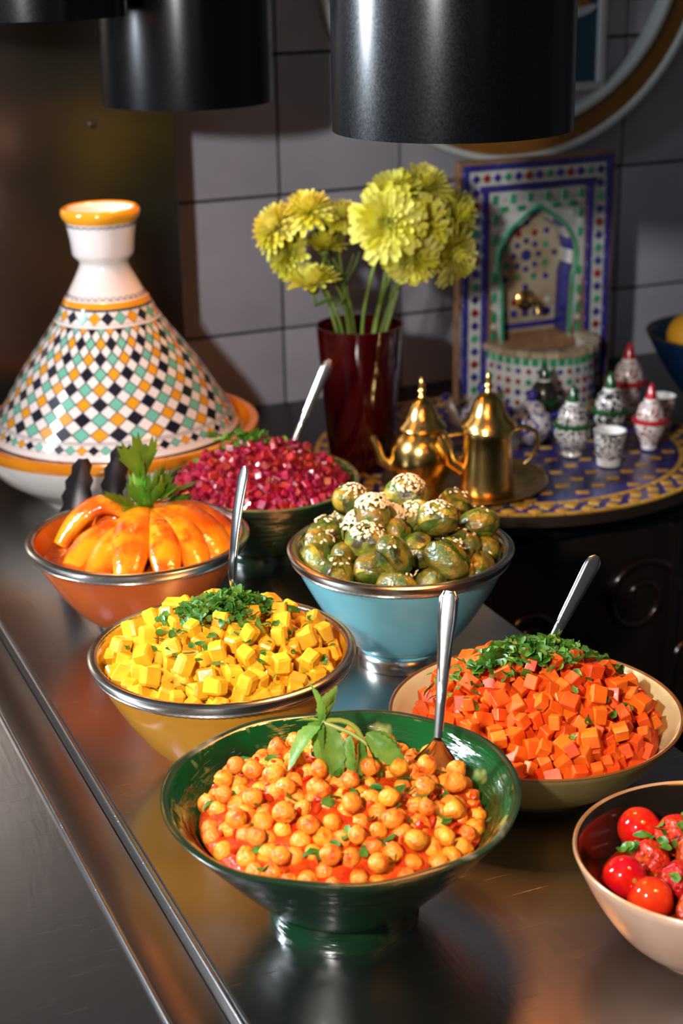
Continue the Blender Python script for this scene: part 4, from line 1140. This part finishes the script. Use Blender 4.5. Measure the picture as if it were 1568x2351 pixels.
# green and white lozenge field around the arch
q = MB(); pin = [(x*1.02, AC+(z-AC)*1.02 if z > AL+.001 else z) for x, z in ap]; pout = []
for x, z in pin:
    dx, dz = x, z-.19; s_ = min(.079/abs(dx) if abs(dx) > 1e-6 else 9, (FH-.046-.19)/dz if dz > 1e-6 else 9, .11/-dz if dz < -1e-6 else 9); pout.append((dx*s_, .19+dz*s_))
q.add([(x, -.0007, z) for x, z in pin+pout], [(k, k+1, na+k+1, na+k) for k in range(na-1)]); q.obj('field_ground', z_white, ft, smooth=0)
rail((-.0545, -.0003, .294), (.05, .0006, .03), 'field_ground'); rail((.0545, -.0003, .294), (.05, .0006, .03), 'field_ground')
ap2 = arch(1.13)
def in_arch(x, z, s=1.16):
    if z < AC: return abs(x) < AR*.9*s
    return math.hypot(x, z-AC) < AR*s+.004
for i in range(-5, 6):
    for j in range(0, 17):
        x = i*.0142; z = .083+j*.0142
        if abs(x) > .079 or z > FH-.052 or in_arch(x, z): continue
        k = 'g' if (i+j) % 2 == 0 else 'w'
        o = piece(dm[k+'s'] if k == 'g' else dm['w'], x, z, (0 if j % 2 else PI/2) if k == 'g' else PI/4, -.0016 if k == 'g' else -.0002, 1.12 if k == 'g' else .8)
# green arch moulding and striped reveal
b = MB(); b.tube([(x*1.06, -.002, AC+(z-AC)*1.06 if z > AL+.001 else z) for x, z in ap], .0028, 8); b.obj('arch_moulding', z_green, ft)
for k in range(2, na-2, 3):
    p = ap[k:k+4]
    if len(p) < 2: break
    q = MB(); vs = []
    for (x, z) in p:
        for yy in (.001, .033): vs.append((x*.995, yy, AC+(z-AC)*.995))
        for yy in (.001, .033): vs.append((x*.955, yy, AC+(z-AC)*.955))
    fs = []
    for i in range(len(p)-1):
        a = i*4; c = a+4
        fs += [(a+2, a+3, c+3, c+2), (a, c, c+1, a+1), (a, a+2, c+2, c), (a+1, c+1, c+3, a+3)]
    e = (len(p)-1)*4; fs += [(0, 1, 3, 2), (e, e+2, e+3, e+1)]
    q.add(vs, fs); q.obj('tile', z_blue if (k//3) % 2 else z_white, ft)
# rosette on the niche back
q = MB(); q.box((0, .0335, .19), (.13, .001, .2)); q.obj('niche_ground', z_cream, ft)
def nich(me, x, z, rot, s=1.): return link('tile', me, ft, (x, .0322, z), (0, rot, 0), s)
nich(dm['b'], 0, AC, 0, 1.3); nich(dm['b'], 0, AC, PI/4, 1.3)
for k in range(8):
    a = 2*PI*k/8
    nich(dm['b'], .021*math.cos(a), AC+.021*math.sin(a), a, .75)
    a += PI/8; nich(dm['r' if k in (1, 2) else 'g'], .035*math.cos(a), AC+.035*math.sin(a), a+PI/4, .85)
    nich(dm['b'], .048*math.cos(a+PI/8), AC+.048*math.sin(a+PI/8), a, .8)
for k in range(5):
    nich(dm['b'], (k-2)*.019, .118, 0, 1.); nich(dm['r' if k % 2 else 'w'], (k-2)*.019, .135, PI/4, .8)
piece2 = plate((.026, .004, .008)).mesh('tile', z_blue, bevel=.0005, bseg=1)
for k in range(4): link('tile', piece2, ft, (-.04+.0267*k, .0315, .100))
# brass spout
b = MB(); b.lathe([(0, .002), (.014, .002), (.016, -.001), (.012, -.004), (.006, -.006)], 24); sp = b.obj('spout', brass, ft, (0, .031, .138), (R_(-90), 0, 0))
b = MB(); b.tube([(0, .03, .138), (0, .006, .141), (0, -.006, .136), (0, -.010, .126)], [.005, .005, .0045, .005], 10); b.obj('nozzle', brass, ft)
# basin
BA, BB, BH = .083, .100, .080
def basin_pt(th, k=1., inset=0.): return ((BA-inset)*math.cos(th)*k, -(BB-inset)*math.sin(th)*k-.0)
n = 40
b = MB()
vs = []
rows = [(0.0, 0.006), (.0, 0), (BH, 0), (BH, .012), (BH-.03, .013), (BH-.03, .03)]
for z, ins in rows:
    for k in range(n+1):
        x, y = basin_pt(PI*k/n, 1, ins); vs.append((x, y-.0005, z))
fs = [(r*(n+1)+k, (r+1)*(n+1)+k, (r+1)*(n+1)+k+1, r*(n+1)+k+1) for r in range(len(rows)-1) for k in range(n)]
b.add(vs, fs); b.obj('basin', z_white, ft, smooth=50)
b = MB(); vs = [(0, -.001, BH-.012)] + [(*basin_pt(PI*k/n, 1, .0125), BH-.012) for k in range(n+1)]
b.add(vs, [(0, k+1, k+2) for k in range(n)]); b.obj('water', mat('basin_water', (.10, .12, .14), .05, col2=(.25, .24, .21), nscale=25, coat=1.), ft)
for k in range(14):   # cream coping stones
    q = MB(); vs = []
    for i in range(4):
        th = PI*(k+.02+.96*i/3)/14
        for (ins, z) in ((-.006, BH), (-.006, BH+.010), (.013, BH+.010), (.013, BH)): vs.append((*basin_pt(th, 1, ins), z))
    fs = []
    for i in range(3):
        a = i*4
        for e in range(4): fs.append((a+e, a+4+e, a+4+(e+1) % 4, a+(e+1) % 4))
    fs += [(0, 1, 2, 3)[::-1], (12, 13, 14, 15)]
    q.add(vs, fs); q.obj('tile', z_cream, ft, bevel=.0008, bseg=1)
NT = 21
sq1 = plate((.0102, .0032, .0105)).mesh('tile', z_green, bevel=.0005, bseg=1)
def on_basin(me, th, z, rot=0., s=1.):
    x, y = basin_pt(th); nx, ny = math.cos(th)/BA, -math.sin(th)/BB
    az = math.atan2(ny, nx)+PI/2
    M = Matrix.Rotation(az, 3, 'Z') @ Matrix.Rotation(rot, 3, 'Y')
    return link('tile', me, ft, (x, y, z), M.to_euler(), s)
for k in range(NT):
    th = PI*(k+.5)/NT
    on_basin(sq1, th, BH-.0065)
for k in range(1, 18):
    th = PI*k/18
    on_basin(dm['brbgbrbgb'[k % 8]], th, BH-.0205, PI/4, .72)
    on_basin(dm['bgbrbgbrb'[k % 8]], th, BH-.0365 - .0, PI/4, .85) if k % 2 else on_basin(dm['r'], th, BH-.0365, PI/4, .7)
    on_basin(dm['brbbrbbrb'[k % 8]], th, BH-.0525, PI/4, .85); on_basin(dm['gbrbgbrbg'[k % 8]], th, BH-.068, PI/4, .75)

# ------------------------------------------------------------------ vase and flowers
VX, VY = .845, 1.902
t = thing('red_vase', 'dark red tapered glass vase on the mosaic tabletop', 'vase', (VX, VY, -.002))
vase_m = mat('red_glass', (.075, .0015, .003), .10, col2=(.04, .001, .002), nscale=8, coat=.5, trans=.55)
b = MB(); b.lathe([(0, 0), (.040, 0), (.042, .003), (.0560, .188), (.0563, .190), (.0540, .190), (.040, .012), (0, .010)], 64); b.obj('glass', vase_m, t, smooth=40)
pet_m = mat('chrysanthemum_petal', (.74, .68, .04), .5, col2=(.84, .80, .2), nscale=1.5, translucent=.2, rand=.08)
core_m = mat('flower_eye', (.42, .50, .02), .5, col2=(.22, .36, .02), nscale=6)
stem_m = mat('flower_stem', (.10, .17, .02), .5, col2=(.16, .20, .03), nscale=40)
def flower_mesh(rng, n=130, open_=1.25, eye=True):
    """dome of narrow petals on the unit sphere of radius ~1, facing +Z"""
    b = MB(); ga = PI*(3-math.sqrt(5))
    for i in range(n):
        u = (i+.5)/n; th = open_*math.sqrt(u)*1.35; a = i*ga + rng.uniform(-.15, .15)
        d = Vector((math.sin(th)*math.cos(a), math.sin(th)*math.sin(a), math.cos(th)))
        ln = (.32+.62*u**.55)*rng.uniform(.88, 1.1)
        sd = Vector((-math.sin(a), math.cos(a), 0)); upv = Vector((0, 0, 1))
        wd = (.05+.055*u)
        vs = []
        for k in range(5):
            q = k/4; lift = Vector((0, 0, .20*(1-u)*q*q - (.16*u*q*q)))
            c = Vector((0, 0, .12)) + d*(.12+ln*q) + lift
            w_ = wd*(.5+1.0*math.sin(PI*min(1, .15+q*.78)))
            nr = sd.cross(d)
            vs += [c-sd*w_ - nr*w_*.45, c, c+sd*w_ - nr*w_*.45]
        b.add(vs, [(k*3+e, k*3+e+1, (k+1)*3+e+1, (k+1)*3+e) for k in range(4) for e in (0, 1)], 0)
    if eye: b.sphere((0, 0, .30), (.24, .24, .16), 14, 8, 1)
    b.sphere((0, 0, .02), (.20, .20, .16), 12, 6, 2)
    return b.mesh('flower_head', [pet_m, core_m, stem_m], smooth=180)
rng = random.Random(81)
fm = [flower_mesh(rng, 140, 1.15), flower_mesh(rng, 130, 1.3), flower_mesh(rng, 110, .95, False)]
FL = [ # x, y, z, radius, facing (right, to viewer, up), mesh, label
 (.768, 1.975, .305, .034, (-.7, .2, .6), 1, 'yellow chrysanthemum leaning farthest toward the tagine'),
 (.800, 1.955, .322, .034, (-.2, .25, .9), 1, 'yellow chrysanthemum facing up above the leaning one'),
 (.840, 2.000, .298, .030, (.0, -.1, 1), 2, 'small yellow chrysanthemum with flat upturned petals'),
 (.822, 1.960, .272, .030, (.1, .05, 1), 2, 'yellow chrysanthemum seen from the side under the upturned ones'),
 (.800, 1.945, .228, .034, (-.1, .1, 1), 2, 'lowest yellow chrysanthemum, just above the vase rim'),
 (.884, 1.900, .314, .043, (-.05, .95, .35), 0, 'yellow chrysanthemum with green eye turned full toward the food'),
 (.925, 1.960, .330, .040, (-.1, .4, .9), 1, 'yellow chrysanthemum crowning the bouquet'),
 (.970, 1.975, .334, .038, (.3, .35, .9), 0, 'yellow chrysanthemum at the top beside the fountain'),
 (1.008, 1.97, .302, .038, (.8, .3, .4), 1, 'yellow chrysanthemum turned toward the fountain tiles'),
 (.986, 1.935, .262, .040, (.75, .5, -.1), 1, 'drooping yellow chrysanthemum near the fountain border'),
 (.925, 1.915, .266, .036, (.0, .6, -.35), 1, 'yellow chrysanthemum hanging its petals over the stems'),
 (.955, 1.985, .272, .036, (.3, .3, .5), 1, 'yellow chrysanthemum half hidden deep in the bunch'),
 (.842, 1.950, .312, .030, (.2, .1, .9), 1, 'yellow chrysanthemum between the two sides of the bouquet'),
 (.786, 1.985, .270, .032, (-.6, .3, .1), 1, 'yellow chrysanthemum with petals drooping over the wall tiles'),
 (.945, 1.930, .302, .038, (.2, .7, .4), 1, 'yellow chrysanthemum in the middle of the bunch'),
]
for (x, y, z, r, d, k, lab) in FL:
    x, y, z, r = x*.965, y*.965, .685+(z-.685)*.965, r*.965
    t = thing('chrysanthemum', lab, 'flower', (x, y, z), 0, 'yellow chrysanthemums in the red vase')
    dv = dirc(*d).normalized()
    link('flower_head', fm[k], t, (0, 0, 0), look(dv, rng.uniform(0, 6)), r*1.15)
    mouth = Vector((VX + (x-VX)*.32 + rng.uniform(-.012, .012), VY+(y-VY)*.3+rng.uniform(-.015, .015), .190))
    foot = Vector((VX-(x-VX)*.12, VY-(y-VY)*.12, .025)); hd = Vector((x, y, z))
    P = [foot, mouth] + bez(mouth, mouth+(mouth-foot).normalized()*.05, hd-dv*.02, 6)[1:] + [hd]
    b = MB(); b.tube([p-hd for p in P], .0023, 6); b.obj('stem', stem_m, t, smooth=60)
    if rng.random() < .6:
        b = MB(); m_ = (mouth+hd)/2-hd; b.tube([m_*1.2, m_*1.0+Vector((.012, -.01, .014)), m_+Vector((.016, -.012, .028))], .0011, 5); b.obj('side_shoot', stem_m, t)

# ------------------------------------------------------------------ brass tray, teapots
t = thing('brass_tray', 'round engraved brass tray under the teapots', 'tray', (.928, 1.768, -.0002))
b = MB(); b.lathe([(0, .0), (.090, .0), (.098, .003), (.105, .006), (.106, .0075), (.104, .0085), (.096, .006), (.088, .0025), (0, .0025)], 72); b.obj('dish', brass_dk, t, smooth=40)
def teapot(label, loc, prof, lidp, sp, hd, rz):
    t = thing('brass_teapot', label, 'teapot', loc, rz, 'brass teapots on the tray')
    b = MB(); b.lathe(prof, 56); b.obj('body', brass, t, smooth=50)
    b = MB(); b.lathe(lidp, 56); l = b.obj('lid', brass, t, smooth=40)
    zt = lidp[-1][1]
    b = MB(); b.lathe([(0, 0), (.0042, .001), (.0028, .005), (.0055, .009), (.0034, .013), (.0042, .017), (.0015, .026), (0, .027)], 20); b.obj('finial', brass, l, (0, 0, zt-.001))
    b = MB(); b.tube(sp[0], sp[1], 12); b.obj('spout', brass, t, smooth=60)
    b = MB(); b.tube(hd, .0034, 10, flat=.8); b.obj('handle', brass, t, smooth=60)
    return t
z0 = .0028
teapot('round-bellied brass teapot on the tray', (.880, 1.792, z0),
       [(0, 0), (.028, 0), (.030, .004), (.036, .012), (.041, .030), (.040, .048), (.033, .062), (.027, .068), (.028, .071), (.0, .071)],
       [(.0285, .0712), (.031, .073), (.029, .077), (.022, .083), (.0185, .093), (.013, .104), (.007, .110), (0, .112)],
       ([(-.036, 0, .022), (-.052, 0, .030), (-.056, 0, .048), (-.063, 0, .062)], [.009, .007, .005, .004]),
       [(.034, 0, .060), (.052, 0, .064), (.060, 0, .052), (.054, 0, .034), (.040, 0, .024)], R_(-23))
teapot('tall straight-sided brass teapot with looped handle', (.936, 1.722, z0),
       [(0, 0), (.033, 0), (.035, .003), (.034, .008), (.0315, .030), (.0300, .055), (.0300, .075), (.032, .082), (.030, .085), (0, .085)],
       [(.0305, .0852), (.034, .087), (.033, .091), (.025, .098), (.021, .108), (.0165, .119), (.009, .127), (0, .129)],
       ([(-.030, 0, .030), (-.046, 0, .040), (-.050, 0, .058), (-.058, 0, .074)], [.009, .007, .005, .004]),
       [(.029, 0, .078), (.046, 0, .083), (.060, 0, .077), (.062, 0, .060), (.054, 0, .042), (.046, 0, .036)], R_(-23))

# ------------------------------------------------------------------ small painted pots
def painted(name, ink_, lo=.48, hi=.54, ns=260): return mat(name, (.62, .58, .54), .18, col2=ink_, nscale=ns, ndetail=2, lo=lo, hi=hi, coat=.5)
pt_bk = painted('black_painted_glaze', (.03, .03, .035))
pt_gr = painted('black_painted_glaze_coarse', (.02, .025, .02), .46, .52, 170)
pt_rd = painted('red_painted_glaze', (.30, .03, .03), .50, .58, 200)
pt_bl = painted('blue_painted_glaze', (.03, .03, .25), .5, .58, 150)
c_green = mat('green_trim', (.006, .075, .015), .15, coat=.6)
c_red = mat('red_trim', (.42, .012, .02), .2, coat=.5)
c_blue = mat('blue_trim', (.03, .03, .30), .18, coat=.5)
def tagine_pot(label, loc, s, body_m, trim, profile='jar', handle=False):
    t = thing('spice_pot', label, 'pot', loc, R_(-23), 'painted spice pots'); t.scale = (s, s, s)
    if profile == 'jar': P = [(0, 0), (.012, 0), (.0135, .002), (.012, .006), (.017, .014), (.0235, .026), (.0245, .034), (.022, .040), (.0215, .042), (0, .042)]
    elif profile == 'mug': P = [(0, 0), (.014, 0), (.017, .003), (.0165, .012), (.0165, .036), (.019, .042), (0, .042)]
    else: P = [(0, 0), (.010, 0), (.012, .002), (.0115, .008), (.015, .016), (.021, .030), (.0225, .038), (.022, .042), (0, .042)]
    b = MB(); b.lathe(P, 48, [1]*3+[0]*(len(P)-4)); b.obj('body', [body_m, white_glaze], t, smooth=50)
    b = MB(); b.lathe([(.0, .0415), (.025, .0415), (.0265, .0435), (.026, .047), (.0225, .048), (.0205, .048), (.0195, .056), (.0165, .066), (.011, .072), (.010, .0735), (.010, .076), (.0088, .0765), (.0072, .083), (.0042, .094), (.001, .0995), (0, .1)], 48,
                      [1]*5+[0]*4+[2]*2+[1]*4)
    b.obj('lid', [body_m, trim, white_glaze], t, smooth=50)
    if handle:
        b = MB(); b.tube([(-.018, 0, .036), (-.030, 0, .038), (-.032, 0, .026), (-.026, 0, .015), (-.017, 0, .012)], .0036, 8); b.obj('handle', trim, t)
    return t
tagine_pot('small white spice pot with black scrollwork and green cone tip', (1.110, 1.808, 0), .98, pt_bk, c_green)
tagine_pot('small spice pot with bold black band and green tip behind the green-rimmed cup', (1.189, 1.842, 0), .98, pt_gr, c_green, 'narrow')
tagine_pot('tall red-trimmed lidded mug with handle and large red cone', (1.285, 1.945, 0), 1.05, pt_rd, c_red, 'mug', True)
tagine_pot('small red-painted spice pot on a narrow foot beside the red-rimmed cup', (1.217, 1.786, 0), .92, pt_rd, c_red, 'narrow')
tagine_pot('dark spice pot with green tip in the fountain shade', (1.137, 1.930, 0), .95, mat('dark_pot', (.02, .018, .012), .3, coat=.4), c_green, 'narrow')
def cup(label, loc, trim, body_m, s=1.):
    t = thing('tea_cup', label, 'cup', loc, 0); t.scale = (s, s, s)
    b = MB(); b.lathe([(0, .002), (.0125, .002), (.0128, 0), (.0155, 0), (.016, .008), (.0165, .010), (.0185, .025), (.0205, .040), (.0213, .0445), (.0215, .0465), (.0195, .0465), (.018, .036), (.015, .010), (0, .007)], 48,
                      [2, 2, 2, 2, 2, 0, 0, 0, 1, 2, 2, 2, 2]); b.obj('body', [body_m, trim, white_glaze], t, smooth=50)
    return t
cup('small painted tea cup with green rim on the mosaic tabletop', (1.134, 1.754, 0), c_green, pt_bk)
cup('small tea cup with red rim beside the red spice pots', (1.290, 1.868, 0), c_red, pt_rd, .95)
def mini_teapot(label, loc, rz, s=1.):
    t = thing('painted_teapot', label, 'teapot', loc, rz); t.scale = (s, s, s)
    b = MB(); b.lathe([(0, 0), (.016, 0), (.018, .003), (.026, .014), (.029, .026), (.025, .040), (.016, .047), (0, .047)], 40); b.obj('body', pt_bl, t)
    b = MB(); b.lathe([(.0165, .0468), (.018, .049), (.013, .056), (.006, .060), (.0045, .063), (.007, .068), (.0055, .074), (0, .076)], 32, [0, 0, 0, 1, 1, 1, 1]); b.obj('lid', [pt_bl, c_blue], t)
    b = MB(); b.tube([(-.024, 0, .018), (-.036, 0, .026), (-.041, 0, .042), (-.048, 0, .058)], [.008, .007, .0055, .0048], 10, mi=0); o = b.obj('spout', white_glaze, t)
    b = MB(); b.tube([(-.0465, 0, .054), (-.0487, 0, .0595)], .0056, 10); b.obj('spout_lip', c_blue, o)
    b = MB(); b.tube([(.022, 0, .038), (.038, 0, .040), (.040, 0, .026), (.026, 0, .014)], .0034, 8); b.obj('handle', c_blue, t)
mini_teapot('blue and white teapot with white spout behind the brass teapots', (1.040, 1.93, 0), R_(-25), 1.05)
mini_teapot('blue-knobbed painted teapot in front of the fountain basin', (1.092, 1.884, 0), R_(-25), .98)

# ------------------------------------------------------------------ fruit
fr_m = mat('yellow_fruit_skin', (.75, .36, .015), .4, bump=.3, bscale=220, bdist=.001, sss=.1)
b = MB(); b.sphere((0, 0, 0), (1, 1, .95), 28, 18); frm = b.mesh('yellow_fruit', fr_m, smooth=180)
for (p, r) in [((1.385, 1.942, .102), .034), ((1.478, 1.90, .070), .036), ((1.462, 1.985, .074), .037), ((1.506, 1.96, .070), .034), ((1.452, 1.922, .124), .033)]:
    o = link('yellow_fruit', frm, None, p, (rng.uniform(0, 3), rng.uniform(0, 3), 0), r); tag(o, 'round yellow orange fruit in the blue bowl', 'fruit', 'fruit in the blue bowl')
